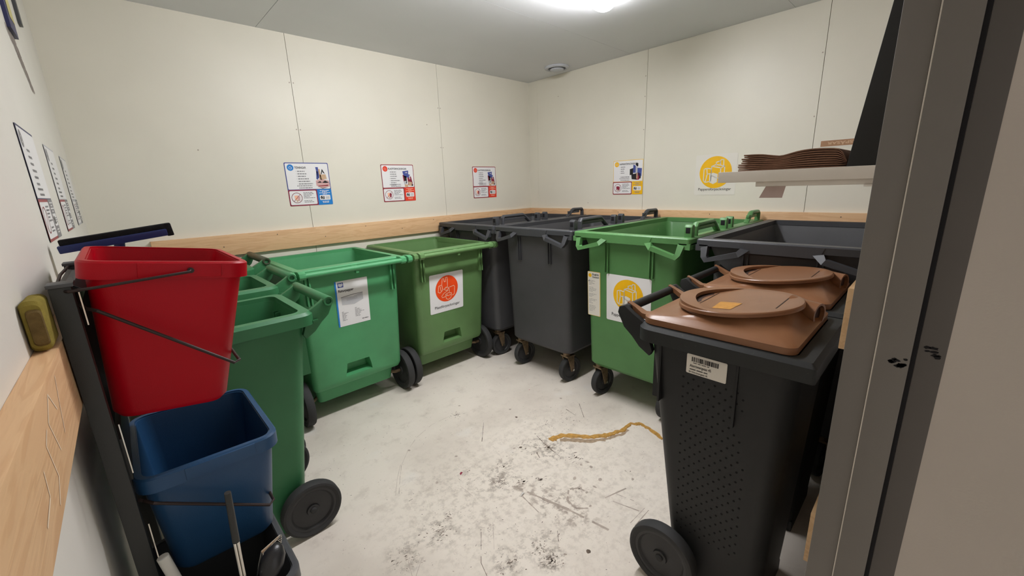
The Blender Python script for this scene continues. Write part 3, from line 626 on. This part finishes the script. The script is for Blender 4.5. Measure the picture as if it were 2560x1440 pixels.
def brown_bin(label, loc, holes=False):
    t = bin140(label, 'black_bin', loc, pi, 'brown lidded food waste bins', lid=True, D=.515)
    W, z = .245, 1.018
    # domed lid: rounded base rising to a round collar
    n = 6; cnt = 4 * (n + 1)
    def circ(cx, cy, r, zz, sq=1.):
        base_ = rrect(1, 1, .3, n); out = []
        for px, py in base_:
            a = math.atan2(py, px); out.append((cx + r * cos(a), cy + r * sq * sin(a), zz))
        return out
    def mixr(A, B, k, dz=0): return [tuple(a + (c - a) * k for a, c in zip(p, q_)) for p, q_ in zip(A, B)]
    DZ = z + .058; TI = radians(5.5)
    def tp(x, y, h): d = y - .245; return (x, .245 + d * cos(TI) - h * sin(TI), DZ + d * sin(TI) + h * cos(TI))
    B0 = rr4(-.222, .222, .010, .462, z + .002, .045, .030, n); B1 = rr4(-.222, .222, .010, .462, z + .022, .045, .030, n); B2 = rr4(-.212, .212, .02, .452, z + .030, .04, .026, n)
    C = [tp(x, y, -.006) for x, y, _ in circ(0, .245, .172, 0)]; C1 = [tp(x, y, .001) for x, y, _ in circ(0, .245, .168, 0)]
    mid = [(x, y, zz - .004) for x, y, zz in mixr(B2, C, .55)]
    MB().loft([B0, B1, B2, mid, C, C1]).build('lid', M['brown'], t, angle=50)
    lid = [c for c in t.children if c.name.startswith('lid')][-1]
    T = Matrix.Translation((0, .245, DZ)) @ Matrix.Rotation(TI, 4, 'X')
    MB().lathe([(.16, 0), (.180, .001), (.185, .004), (.185, .014), (.182, .017), (.176, .018), (.150, .016), (0, .015)], 56, T, True, False).build('lid_disc', M['brown'], lid)
    # crescent finger grip on the handle side, a raised horseshoe ending in two points
    q = MB(); rings = []
    for i in range(33):
        a = pi + pi * .06 + (pi * .88) * i / 32; e = abs(i - 16) / 16.; wv = .048 * (1 - e ** 3) + .004
        r1, r0_ = .181, .181 - wv; hh = .018 + .014 * (1 - e ** 2)
        rings.append([tp(r * cos(a), .245 + r * sin(a), zz) for r, zz in ((r1, max(.012, hh - .012)), (r1, hh), (r0_, hh), (r0_, max(.012, hh - .012)))])
    q.loft(rings); q.build('finger_grip', M['brown'], lid)
    q = MB(); q.add([tp(x, y, .0165) for x, y in [(.134 * cos(a), .245 + .134 * sin(a)) for a in [pi * (1.30 + .40 * k / 10) for k in range(11)]] + [(.118 * cos(a), .245 + .112 * sin(a)) for a in [pi * (1.66 - .32 * k / 10) for k in range(11)]]], [tuple(range(22))]); q.build('grip_recess', M['brown_shade'], lid, smooth=False)
    D_ = .0165; TL_ = Matrix.Translation((0, .245, DZ)) @ Matrix.Rotation(TI, 4, 'X') @ Matrix.Translation((0, -.245, 0))
    for bx in ((-.085, .085, .152, .1545), (-.075, .075, .372, .375)):
        MB().box(*bx, D_ - .004, D_ + .0004, TL_).build('groove', M['brown_shade'], lid)
    # vent spout and the arms reaching back to the grip
    q = MB(); X = Matrix.Translation((-.085, .405, z + .046)) @ Matrix.Rotation(radians(-14), 4, 'Z') @ Matrix.Rotation(-pi / 2, 4, 'X')
    q.lathe([(.048, -.03), (.040, .01), (.037, .054), (.030, .054), (.030, .01)], 24, X, True, True); q.build('vent_spout', M['brown'], lid)
    q = MB(); q.lathe([(.0295, .0), (.0295, .042)], 20, X); q.build('spout_mouth', M['brown_shade'], lid)
    for s in (-1, 1):
        q = MB(); x = s * (W - .085)
        rings = []
        for y, zz, wv, hv in ((-.072, z + .043, .010, .010), (-.04, z + .028, .012, .012), (-.01, z + .012, .017, .012), (.02, z + .012, .024, .012)):
            rings.append([(x - wv, y, zz - hv), (x + wv, y, zz - hv), (x + wv, y, zz + hv * .6), (x - wv, y, zz + hv * .6)])
        q.loft(rings).build('hinge_arm', M['brown'], lid)
    return t, lid, tp
BX = -2.03
t, lid, tp = brown_bin('nearest brown lidded black bin with barcode sticker', (BX, -2.638, 0))
MB().add([tp(x, y, .0166) for x, y in ((.045, .205), (.135, .21), (.135, .265), (.045, .272))], [(0, 1, 2, 3)]).build('worn_sticker', M['p_worn'], lid, smooth=False)
# barcode label and drain holes sit on the bin side that faces +x locally
SX = Matrix.Rotation(radians(-90), 4, 'Z')
def side_x(z): return .165 + (.217 - .165) * (z - .03) / (1.0 - .03)
tilt = math.atan2(.052, .97)
lb = MB().rect(-.061, -.034, .061, .034, 0, .004).rect(-.061, -.034, .061, .034, -.001, .004).build('barcode_label', M['paper_c'], t, (side_x(.915) + .0018, .235, .915), None, flatprint=True)
lb.rotation_euler = (Matrix.Rotation(pi / 2, 3, 'Z') @ Matrix.Rotation(tilt, 3, 'X') @ Matrix.Rotation(radians(1), 3, 'Y')).to_euler()
q = MB(); x = -.045; rn = random.Random(5)
while x < .036:
    wd = rn.choice((.0016, .0022, .0034, .0044)); q.rect(x, .010, x + wd, .026, .0006); x += wd + rn.choice((.001, .0016, .0022))
tag(q.build('barcode', M['ink'], lb, flatprint=True), kind='stuff')
q = MB(); dashes(q, -.040, .0045, .05, .0022, .0006, 0, 4); dashes(q, -.050, -.0195, .056, .003, .0006, 0, 6)
tag(q.build('text_line', M['ink'], lb, flatprint=True), kind='stuff')
text('lettering', 'Alströmergatan 45', .0125, -.050, -.0095, M['ink'], lb, d=.0007, width=.066, bold=.0002)
text('lettering', 'Brf Alströmergatan 45', .0085, -.052, -.0300, M['ink'], lb, d=.0007, width=.058, bold=.0001)
q = MB()
for r in range(34):
    z = .862 - .0185 * r
    for c in range(8):
        y = .165 + .033 * c + (.0165 if r % 2 else 0)
        if y > .355 + .0006 * r or y < .165 or (r < 8 and (y > .33 - .004 * (8 - r) and r > 3)): continue
        ym = .235
        X = Matrix.Translation((side_x(z) + .0004, y, z)) @ Matrix.Rotation(pi / 2 + tilt, 4, 'Y')
        q.lathe([(.0036, -.001), (.0036, .0003)], 8, X)
tag(q.build('drain_hole', M['flat_black'], t), kind='stuff')  # flat dark discs paint the shade inside the holes
for y in (.085, .325):
    MB().box(side_x(.85) - .02, side_x(.85) + .009, y - .004, y + .004, .745, .955).build('side_rib', M['black_bin'], t, bevel=.002)
brown_bin('second brown lidded bin farther from the doorway', (BX + .530, -2.625, 0))

# --- 370 litre green bins, handle side faces local -y (front rim edge at y = 0)
def bin370(label, m, loc, rz=0):
    t = thing('wheeled_bin', label, 'bin', loc, rz, 'large green bins against the back wall'); pm = M[m]
    W = .35; z1 = 1.057
    bd = shell((-.305, .305, .135, .66, .235), (-.325, .325, .042, .735, z1 - .02), (-.305, .305, .062, .715, z1 - .02), (-.285, .285, .15, .62, .10), .035)
    bd = MB().loft([rr3(-.265, .265, .20, .60, .118, .03), rr3(-.28, .28, .19, .62, .205, .03), rr3(-.30, .30, .122, .65, .232, .03), rr3(-.312, .312, .105, .66, .262, .035),
        rr3(-.330, .330, .045, .74, z1 - .02, .04), rr3(-.308, .308, .066, .72, z1 - .02, .035), rr3(-.255, .255, .22, .58, .14, .03)])
    bo = bd.build('body', pm, t)
    c = MB(); c.loft([[(-.125, .0, .262), (.105, .0, .262), (.075, .0, .385), (-.095, .0, .385)], [(-.09, .17, .305), (.07, .17, .305), (.06, .17, .375), (-.08, .17, .375)]])
    cut(bo, c)
    rim_band((-W, W, 0, .775), (-W + .045, W - .045, .062, .73), z1 - .042, z1, .03, .008).build('rim', pm, t)
    # lid pivot bar held off the front rim by lugs
    q = MB(); q.tube([(-.315, -.050, z1 - .022), (.315, -.050, z1 - .022)], .0155, 14); q.build('pivot_bar', pm, t)
    for x0, x1 in ((-.338, -.30), (.30, .338), (-.385, -.352), (.352, .385)):
        pl = [(.02, z1 - .05), (.02, z1 + .0), (-.035, z1 + .004), (-.062, z1 - .006), (-.066, z1 - .03), (-.05, z1 - .045), (-.03, z1 - .042)]
        X = Matrix(((0, 0, 1, 0), (1, 0, 0, 0), (0, 1, 0, 0), (0, 0, 0, 1)))
        MB().prism(pl, x0, x1, X).build('lug', pm, t, bevel=.004)
    q = MB(); q.box(-.02, .02, -.05, .01, z1 - .04, z1 - .012); q.box(-.01, .01, -.054, -.03, z1 - .055, z1 - .03); q.build('bar_bridge', pm, t, bevel=.003)
    for s in (-1, 1):
        for dx in (0, .022):
            MB().box(s * (.262 + dx) - .005, s * (.262 + dx) + .005, .028, .075, .83, z1 - .03).build('rib', pm, t, bevel=.002)
        wheel_parts(t, s * .357, .205, .15, .15, .055, s)
    for s in (-1, 1): MB().tube([(s * .27, .235, .15), (s * .30, .205, .15), (s * .35, .205, .15)], .012, 10).build('axle', M['steel_rust'], t)
    for x in (-.22, .22): MB().box(x - .03, x + .03, .50, .58, 0, .125).build('foot', pm, t, bevel=.004)
    return t
YF = -.80
def face_y(z): return .105 + (.045 - .105) * (z - .262) / (1.037 - .262)
lean = math.atan2(.06, .775)
r = bin370('bright green open bin with Returpapper sticker', 'g_retur', (-2.467, YF, 0))
st = MB().rect(-.107, 0, .107, .305, 0, .003).rect(-.107, 0, .107, .305, -.001, .003).build('sticker', M['paper'], r, (-.008, face_y(.64) - .0022, .645), (lean, 0, 0), flatprint=True)
MB().rect(-.107, 0, -.097, .305, .0006).build('blue_edge', M['p_blue'], st, flatprint=True)
MB().rect(-.088, .262, -.052, .294, .0006, .002).build('icon', M['p_dblue'], st, flatprint=True)
MB().flat([(-.085, .284), (-.078, .291), (-.070, .285), (-.062, .291), (-.055, .284), (-.058, .272), (-.070, .266), (-.082, .272)], .001).build('icon_heart', M['ink_lg'], st, flatprint=True)
text('lettering', 'Returpapper', .024, -.088, .232, M['ink'], st, width=.098, bold=.0005)
q = MB(); q.mi = 0; q.flat([(-.074, .196), (.0, .192), (.068, .206), (.070, .160), (.008, .138), (-.072, .146)], .0008, 0)
q.line([(-.074, .196), (.0, .204), (.068, .206)], .004, .001, 1); q.line([(-.04, .178), (.03, .182)], .0016, .001, 1); q.line([(-.04, .170), (.03, .174)], .0016, .001, 1)
q.build('newspaper_picture', [M['ink_lg'], M['ink_g']], st, flatprint=True)
q = MB()
for i in range(7): dashes(q, -.078, .096 - .0095 * i, (.012, .04, .026, .032, .028, .022, .03)[i], .003, .0008, 0, i)
for i in range(7): dashes(q, .008, .108 - .0095 * i, (.012, .03, .042, .06, .038, .028, .036)[i], .003, .0008, 0, i + 20)
dashes(q, .05, .022, .044, .006, .0008, 0, 40)
tag(q.build('text_line', M['ink_g'], st, flatprint=True), kind='stuff')
p = bin370('olive green open bin with orange Plastförpackningar sticker', 'g_plast', (-1.677, YF + .012, 0))
o = round_sign(p, 'plast', 'Plastförpackningar', (-.053, face_y(.555) - .0022, .552)); o.rotation_euler = (lean, 0, 0)

# --- 660 litre four-castor containers, short side faces local -y
def bin660(label, m, y, m_in=None, x=-1.315, wheels=True):
    t = thing('container', label, 'container', (x, y, 0), -pi / 2, 'four-castor waste containers along the right wall'); pm = M[m]
    z1 = 1.186; W = .388; D = 1.27
    bo = MB().loft([rr3(-.285, .285, .10, 1.10, .235, .05), rr3(-.305, .305, .075, 1.14, .262, .05), rr3(-.318, .318, .045, D - .05, 1.09, .05), rr3(-.345, .345, .035, D - .03, z1 - .03, .05), rr3(-.325, .325, .055, D - .05, z1 - .03, .045), rr3(-.300, .300, .07, D - .08, 1.06, .045), rr3(-.275, .275, .11, 1.09, .27, .04)])
    bo.build('body', M[m_in or m], t)
    rim_band((-W, W, 0, D), (-W + .062, W - .062, .052, D - .055), z1 - .036, z1, .018, .006, 3).build('rim', pm, t)
    MB().loft([[(-.168, -.003, z1 - .008), (.168, -.003, z1 - .008), (.168, .04, z1 - .008), (-.168, .04, z1 - .008)], [(-.150, -.003, z1 - .056), (.150, -.003, z1 - .056), (.150, .04, z1 - .056), (-.150, .04, z1 - .056)], [(-.13, .012, z1 - .064), (.13, .012, z1 - .064), (.13, .05, z1 - .064), (-.13, .05, z1 - .064)]]).build('front_skirt', pm, t)
    for s in (-1, 1):
        # corner block and hanging loop handle
        MB().loft([[(s * .388, 0, z1 - .03), (s * .325, 0, z1 - .03), (s * .325, .09, z1 - .03), (s * .388, .09, z1 - .03)], [(s * .388, 0, z1 - .062), (s * .335, 0, z1 - .062), (s * .335, .08, z1 - .062), (s * .388, .08, z1 - .062)]]).build('corner_block', pm, t)
        q = MB(); rings = []
        for ox, oz, ix, iz, yo in ((.358, -.044, .324, -.034, .002), (.348, -.092, .320, -.084, -.018), (.326, -.117, .312, -.092, -.025), (.166, -.076, .180, -.052, -.022), (.128, -.042, .168, -.034, .0)):
            rings.append([(s * ox, yo - .008, z1 + oz), (s * ix, yo - .008, z1 + iz), (s * ix, yo + .024, z1 + iz), (s * ox, yo + .024, z1 + oz)])
        # keep the loop as a flat-faced bar
        q.loft(rings); q.build('loop_handle', pm, t, angle=25)
        for dx in (0, .022):
            MB().box(s * (.142 + dx) - .004, s * (.142 + dx) + .004, .034, .08, .93, z1 - .065).build('rib', pm, t, bevel=.0015)
    # lid hinges and push grips stand on the long right rim
    def lug(y0, y1):
        xx = W - .035
        pl = [(y0, z1 - .01), (y1, z1 - .01), (y1, z1 + .055), (y1 - .008, z1 + .068), (y0 + .008, z1 + .068), (y0, z1 + .055)]
        X = Matrix(((0, 0, 1, 0), (1, 0, 0, 0), (0, 1, 0, 0), (0, 0, 0, 1)))
        o = MB().prism(pl, xx - .022, xx + .022, X).build('hinge_lug', pm, t, bevel=.006)
        MB().box(xx - .012, xx + .012, y0 - .0012, y0 + .002, z1 + .022, z1 + .052).build('hinge_hole', M['flat_black'], o, bevel=.001)
    for a, c in ((.045, .085), (.545, .58), (.645, .68)): lug(a, c)
    def grip(y0, y1, rev=False):
        xx = W - .035; q = MB()
        a, c = (y0, y1) if not rev else (y1, y0); d = 1 if not rev else -1
        q.tube([(xx, a + d * .012, z1 - .01), (xx, a + d * .012, z1 + .05), (xx, a + d * .022, z1 + .062), (xx, c - d * .10, z1 + .064), (xx, c - d * .085, z1 + .058), (xx, c, z1 - .008)], .014, 10, flat=1.3)
        q.build('push_grip', pm, t)
        MB().box(xx - .008, xx + .012, min(y0, y1) + .02, max(y0, y1) - .07, z1 + .03, z1 + .05).build('grip_web', pm, t, bevel=.003)
    grip(.125, .47); grip(.98, 1.235, True)
    for sx, yy in ((-.245, .125), (.245, .125), (-.245, 1.02), (.245, 1.02)):
        cw = link('castor', None, t, (sx, yy, 0), (0, 0, radians(-8)))
        w_ = wheel_parts(cw, 0, 0.03, .1, .1, .045, -1)
        q = MB()
        for s in (-1, 1):
            q.loft([[(s * .032 - .003, .015, .085), (s * .032 + .003, .015, .085), (s * .032 + .003, .045, .085), (s * .032 - .003, .045, .085)], [(s * .032 - .003, -.02, .215), (s * .032 + .003, -.02, .215), (s * .032 + .003, .045, .215), (s * .032 - .003, .045, .215)]])
        q.box(-.038, .038, -.03, .05, .21, .222); q.lathe([(.03, .22), (.03, .245)], 14)
        q.build('fork', M['steel_rust'], cw, bevel=.001)
        MB().lathe([(.009, -.045), (.009, .045)], 10, Matrix.Translation((0, .03, .1)) @ XA).build('wheel_bolt', M['chrome'], cw)
    return t
bin660('charcoal container in the corner against the back wall', 'black', -.440, 'black_in')
bin660('charcoal container with pale rubbed patch beside the green container', 'black', -1.230, 'black_in')
gc = bin660('mid green container with yellow bag stickers', 'g_paper', -2.020)
bin660('charcoal container behind the brown lidded bins', 'black', -2.815, 'black_in', x=-1.290)
fl = math.atan2(.03, .828)
def f660(z): return .075 - .03 * (z - .262) / .828
o = round_sign(gc, 'paper', 'Pappersförpackningar', (.0, f660(.61) - .0022, .610)); o.rotation_euler = (fl, 0, 0)
st = MB().rect(-.05, 0, .05, .308, 0, .006).rect(-.05, 0, .05, .308, -.001, .006).build('sticker', M['p_yel_l'], gc, (-.255, f660(.61) - .0022, .612), (fl, 0, 0), flatprint=True)
MB().rect(-.047, .003, .045, .305, .0005, .005).build('white_panel', M['paper_c'], st, flatprint=True)
MB().disc(-.030, .282, .013, .001).build('icon', M['p_yel'], st, flatprint=True)
text('lettering', 'English', .0175, -.012, .284, M['ink'], st, width=.05, bold=.0003)
text('lettering', 'Deutsch', .0175, -.012, .266, M['ink'], st, width=.052, bold=.0003)
q = MB()
for i in range(24):
    if i in (4, 9, 13, 18): continue
    dashes(q, -.040, .244 - .0092 * i, (.05, .03, .045, .02, 0, .035, .06, .055, .03, 0, .06, .04, .025, 0, .062, .05, .02, .03, 0, .05, .055, .05, .045, .03)[i], .0024, .001, 0, i)
q.flat([(-.046, .240), (-.034, .252), (-.032, .244), (-.04, .238)], .0012)
tag(q.build('text_line', M['ink_g'], st, flatprint=True), kind='stuff')

# ------------------------------------------------------------------ shelf corner above the brown bins
sh = thing('wall_shelf', 'pale grey wall shelf holding brown paper bags', 'shelf', (-2.2, -3.23, 1.477))
MB().box(0, .9, 0, .385, 0, .030).build('board', M['shelf'], sh, bevel=.0015)
for x in (.012, .8): MB().box(x, x + .02, 0, .288, -.013, 0).build('bracket', M['shelf'], sh, bevel=.001)
q = MB(); q.box(.004, .03, .035, .055, -.018, -.013); q.build('bracket_screw', M['shelf'], sh)
q = MB()
rings = [[(x, y, z) for x, y, z in ((-.002 - k * .006, .215 + k * .004, -.013 - k * .03), (-.002 - k * .006, .262 + k * .012, -.013 - k * .03), (-.001 - k * .006, .262 + k * .012, -.013 - k * .03), (-.001 - k * .006, .215 + k * .004, -.013 - k * .03))] for k in (0, .3, .6, .85, 1.)]
tag(q.loft(rings).build('paper_tag', M['tag'], loc=(-2.187, -3.23, 1.477)), 'pale pinkish paper tag hanging under the grey shelf', 'tag')
NB = 9
for k in range(NB):
    q = MB(); rings = []; th0 = .0036; rn = random.Random(k + 50)
    y0 = -2.888 - (.008 if k >= 4 else 0) - (.004 if k >= 7 else 0) + rn.uniform(-.0015, .0015)
    for i in range(25):
        s = i / 24; y = y0 + (-3.133 - y0) * s - .0
        amp = k / (NB - 1)
        wave = amp * (-.008 * math.exp(-((s - .38) / .13) ** 2) + .005 * math.exp(-((s - .72) / .22) ** 2) + .002 * (1 - s))
        drop = (.010 + .02 * amp) * max(0, (s - .90) / .10) ** 2
        z = 1.5072 + k * .0049 + wave - drop * (k / NB)
        z = max(z, 1.5072 + k * .0016)
        th = th0 * (1 - .65 * max(0, (s - .9) / .1))
        rings.append([(-2.17, y, z), (-1.86, y, z), (-1.86, y, z + th), (-2.17 - rn.uniform(0, .002), y, z + th)])
    o = q.loft(rings).build('paper_bag', M['bag'])
    lab = ('lowest folded brown paper bag flat on the grey shelf',) + tuple('folded brown paper bag %s %s of the shelf stack' % a for a in (('second', 'from the bottom'), ('third', 'from the bottom'), ('fourth', 'from the bottom'), ('halfway up', 'the middle'), ('fourth', 'from the top'), ('third', 'from the top'), ('second', 'from the top'))) + ('topmost folded brown paper bag of the shelf stack',)
    lab = lab[k]
    tag(o, lab, 'paper bag', 'folded brown paper bags stacked on the shelf')
q = MB(); q.loft([[(-2.19, -3.136, 1.5072), (-1.75, -3.136, 1.5072), (-1.75, -3.226, 1.5072), (-2.19, -3.226, 1.5072)], [(-2.19, -3.192, 2.02), (-1.75, -3.192, 2.02), (-1.75, -3.228, 2.02), (-2.19, -3.228, 2.02)]])
tag(q.build('leaning_panel', M['panel_black'], bevel=.002), 'tall matt black panel leaning upright on the grey shelf', 'panel')

# ------------------------------------------------------------------ sorting stand with hanging buckets
PX = -3.600
sd = thing('sorting_stand', 'black steel sorting stand holding red and blue buckets', 'stand', (PX, -2.215, 0))
MB().box(0, .030, 0, .034, 0, 1.338).build('post', M['post'], sd, bevel=.002)
MB().box(0, .030, .37, .404, 0, 1.338).build('post', M['post'], sd, bevel=.002)
for z in (1.300, .22): MB().box(.006, .024, .034, .37, z - .03, z + .03).build('crossbar', M['post'], sd, bevel=.002)
for y0, y1 in ((-.004, .04), (.366, .41)): MB().box(-.002, .034, y0, y1, 1.338, 1.345).build('post_cap', M['gray_pl'], sd, bevel=.0015)
q = MB(); q.loft([[(.010, .036, 1.335), (.030, .036, 1.335), (.030, .30, 1.335), (.010, .30, 1.335)], [(.010, .036, 1.338), (.048, .036, 1.322), (.048, .30, 1.322), (.010, .30, 1.338)]]); q.build('bracket_plate', M['gray_pl'], sd, bevel=.001)
for z0, z1 in ((.70, .80), (.93, 1.045), (1.26, 1.325)): MB().box(.0365, .0385, .004, .008, z0, z1).build('steel_clip', M['chrome'], sd)
MB().tube([(.046, -.03, .73), (.062, -.034, .62), (.07, -.034, .5)], .011, 12).build('tube_end', M['white_pl'], sd)
for s in (0, .37): MB().box(-.0, .16, s, s + .034, 0, .03).build('foot', M['post'], sd, bevel=.003)
MB().box(.024, .034, .034, .37, .9, 1.0).build('back_plate', M['post'], sd, bevel=.002)

def bucket(name, label, m, loc, tilt_, hz=.345, w_=.285, d_=.385, wb=.205, db=.30):
    t = thing(name, label, 'bucket', loc, 0, 'plastic buckets hung on the sorting stand'); t.rotation_euler = (0, tilt_, 0)
    a, c = w_ / 2, d_ / 2; p, s = wb / 2, db / 2
    MB().loft([rr3(-p + .01, p - .01, -s + .01, s - .01, -hz, .03), rr3(-p, p, -s, s, -hz + .014, .034), rr3(-a + .012, a - .012, -c + .012, c - .012, -.034, .036), rr3(-a + .012, a - .012, -c + .012, c - .012, -.004, .036),
               rr3(-a + .016, a - .016, -c + .016, c - .016, -.004, .034), rr3(-p + .004, p - .004, -s + .004, s - .004, -hz + .018, .030)]).build('body', M[m], t)
    rim_band((-a, a, -c, c), (-a + .014, a - .014, -c + .014, c - .014), -.036, 0, .042, .004).build('rim', M[m], t)
    for x0, x1 in ((-.055, .085),):
        MB().box(x0, x1, -c - .003, -c + .01, -.033, -.003).build('pull_tab', M[m], t, bevel=.002)
    return t
rb = bucket('bucket', 'red plastic bucket topmost on the sorting stand', 'red', (-3.418, -2.015, 1.361), radians(8.8))
MB().tube([(.03, -.199, -.018), (.028, -.206, -.020), (-.10, -.212, -.045), (-.150, -.205, -.055), (-.168, -.18, -.056), (-.172, 0, -.05), (-.168, .18, -.05), (-.14, .205, -.045), (.028, .206, -.02)], .0030, 8).build('bail', M['wire'], rb)
for s in (-1, 1): MB().lathe([(.006, 0), (.006, .006)], 10, Matrix.Translation((.03, s * .195, -.018)) @ Matrix.Rotation(s * -pi / 2, 4, 'X')).build('bail_pivot', M['wire'], rb)
bb = bucket('bucket', 'steel blue plastic bucket below the red bucket', 'blue', (-3.428, -2.012, .893), radians(1.5), hz=.298, wb=.215)
gb = bucket('bucket', 'slate grey bucket of kitchen metal below the blue bucket', 'gray_pl', (-3.462, -2.165, .592), radians(0), hz=.32)
def hoop(z0, z1, xr, yf, yb, xl=.034, lowr=0.):
    MB().tube([(xl, .01, z0 + .01), (xl + .005, yf + .02, z0), (xl + .02, yf, z0 - .004), (xr - .012, yf, z1), (xr, yf + .014, z1), (xr + .002, (yf + yb) / 2, z1 - lowr), (xr, yb - .014, z1), (xr - .012, yb, z1), (xl + .02, yb, z0), (xl, yb - .02, z0)], .0036, 8).build('support_hoop', M['wire'], sd)
hoop(1.290, 1.112, .262, -.003, .40)
hoop(.850, .708, .272, .0, .40)
# kitchen metal in the grey bucket
ut = thing('utensil', 'kitchen utensil with black handle and steel twin shaft', 'utensil', (0, 0, 0))
A, B = Vector((-3.4265, -2.345, .876)), Vector((-3.431, -2.335, .745)); C_ = Vector((-3.434, -2.322, .58))
MB().tube([A, A.lerp(B, .1), A.lerp(B, .5), B], .0062, 14, r1=.0072).build('grip', M['post'], ut)
q = MB()
for s in (-.0032, .0032): q.tube([B + Vector((s, 0, .01)), C_ + Vector((s, 0, 0))], .0030, 8)
q.build('shaft', M['chrome'], ut)
q = MB(); prof = [(.001, -.042), (.012, -.038), (.022, -.024), (.027, -.004), (.024, .018), (.014, .034), (.004, .040)]
q.lathe(prof, 24, Matrix.Translation((-3.372, -2.315, .628)) @ Matrix.Rotation(radians(35), 4, 'Y') @ Matrix.Rotation(radians(-25), 4, 'X'))
tag(q.build('ladle', plastic('black_nylon', (40, 40, 42), .3)), 'glossy black rounded ladle bowl in the grey bucket', 'ladle')
wk = thing('whisk', 'wire whisk of chrome loops under the blue bucket', 'whisk')
for k in range(5):
    q = MB(); y = -2.30 + k * .006
    q.tube([(-3.405 + .002 * k, y, .602), (-3.385, y - .004, .650 - .002 * k), (-3.352 + .003 * k, y, .668 - .003 * k), (-3.345 + .002 * k, y + .004, .650), (-3.360, y + .006, .605)], .0016, 6); q.build('loop', M['chrome'], wk)
sc = thing('scourer', 'shiny steel scourer coil beside the utensil shaft', 'scourer')
q = MB(); rn = random.Random(9); pts = []
for i in range(60): a = i * .9; pts.append((-3.448 + .016 * cos(a) * rn.uniform(.5, 1), -2.325 + .014 * sin(a) * rn.uniform(.6, 1), .622 + .010 * sin(a * 1.7) + .004 * rn.random()))
q.tube(pts, .0018, 5); q.build('coil', M['chrome'], sc)
# squeegee standing upside down behind the stand
sq = thing('floor_squeegee', 'navy floor squeegee with black foam blade upside down', 'squeegee', (-3.49, -1.70, 0)); 
R5 = Matrix.Translation((0, 0, 1.387)) @ Matrix.Rotation(radians(-6.5), 4, 'Y')
MB().loft([[(-.122, y, z) for y, z in ((-.020, -.016), (.02, -.016), (.024, .004), (-.024, .004))], [(.108, y, z) for y, z in ((-.020, -.016), (.02, -.016), (.024, .004), (-.024, .004))]], X=R5).build('holder', M['navy'], sq, bevel=.003)
q = MB(); q.box(-.116, .118, -.019, .016, .003, .019, R5); q.box(.106, .122, -.020, .014, -.018, .019, R5); q.build('foam_blade', M['foam'], sq, bevel=.003)
q = MB(); q.tube([(.0, 0, 1.38), (-.01, .01, 1.30), (-.012, .02, .02)], .012, 12); q.build('handle', M['navy'], sq)
# sponge on the left rail
sp = thing('sponge', 'dirty olive yellow sponge on the left timber rail', 'sponge', (-3.618, -2.255, 1.2412), TL)
rings = []
for y, k in ((-.028, .86), (-.022, 1), (.05, 1), (.056, .86)):
    rings.append([(px * k, y, .046 + pz * k) for px, pz in rrect(.027, .088, .010, 4)])
MB().loft(rings).build('foam', M['sponge'], sp)
rings = []
for y, k in ((-.033, .7), (-.0285, .8), (-.027, .8)):
    rings.append([(px * k + .002, y, .044 + pz * k) for px, pz in rrect(.024, .08, .009, 4)])
MB().loft(rings).build('scrub_face', M['sponge_b'], sp)
# dark framed notice high on the left wall
nb = MB().box(0, .15, -.010, 0, 0, .40).build('wall_notice', M['p_navy'], None, (-3.609 - .0108 * 1.10, -1.10, 2.055), (0, 0, pi / 2 + TL), bevel=.001); tag(nb, 'navy framed yellow notice high on the left wall', 'notice')
MB().rect(.05, .045, .15, .38, .0108).build('yellow_sheet', M['yellow_pl'], nb, flatprint=True)
tag(MB().box(0, .05, -.010, 0, 0, .32).build('bracket_strip', M['gray_pl'], None, (-3.609 - .0108 * .62, -.64, 2.19), (0, 0, pi / 2 + TL), bevel=.001), 'thin grey bracket strip beside the yellow notice', 'bracket')
q = MB(); rn = random.Random(2)
for i in range(26):
    s = i / 25; y = -1.06 + .22 * s; z = 2.05 - .14 * s; r_ = .03 * (1 - .4 * s)
    q.add([(.0006, y + 3 * r_ * cos(a) * rn.uniform(.5, 1.1), z + r_ * sin(a) * rn.uniform(.5, 1.1)) for a in [2 * pi * j / 9 for j in range(9)]], [tuple(range(9))])
q.build('soot_smear', M['soot'], wl, flatprint=True)
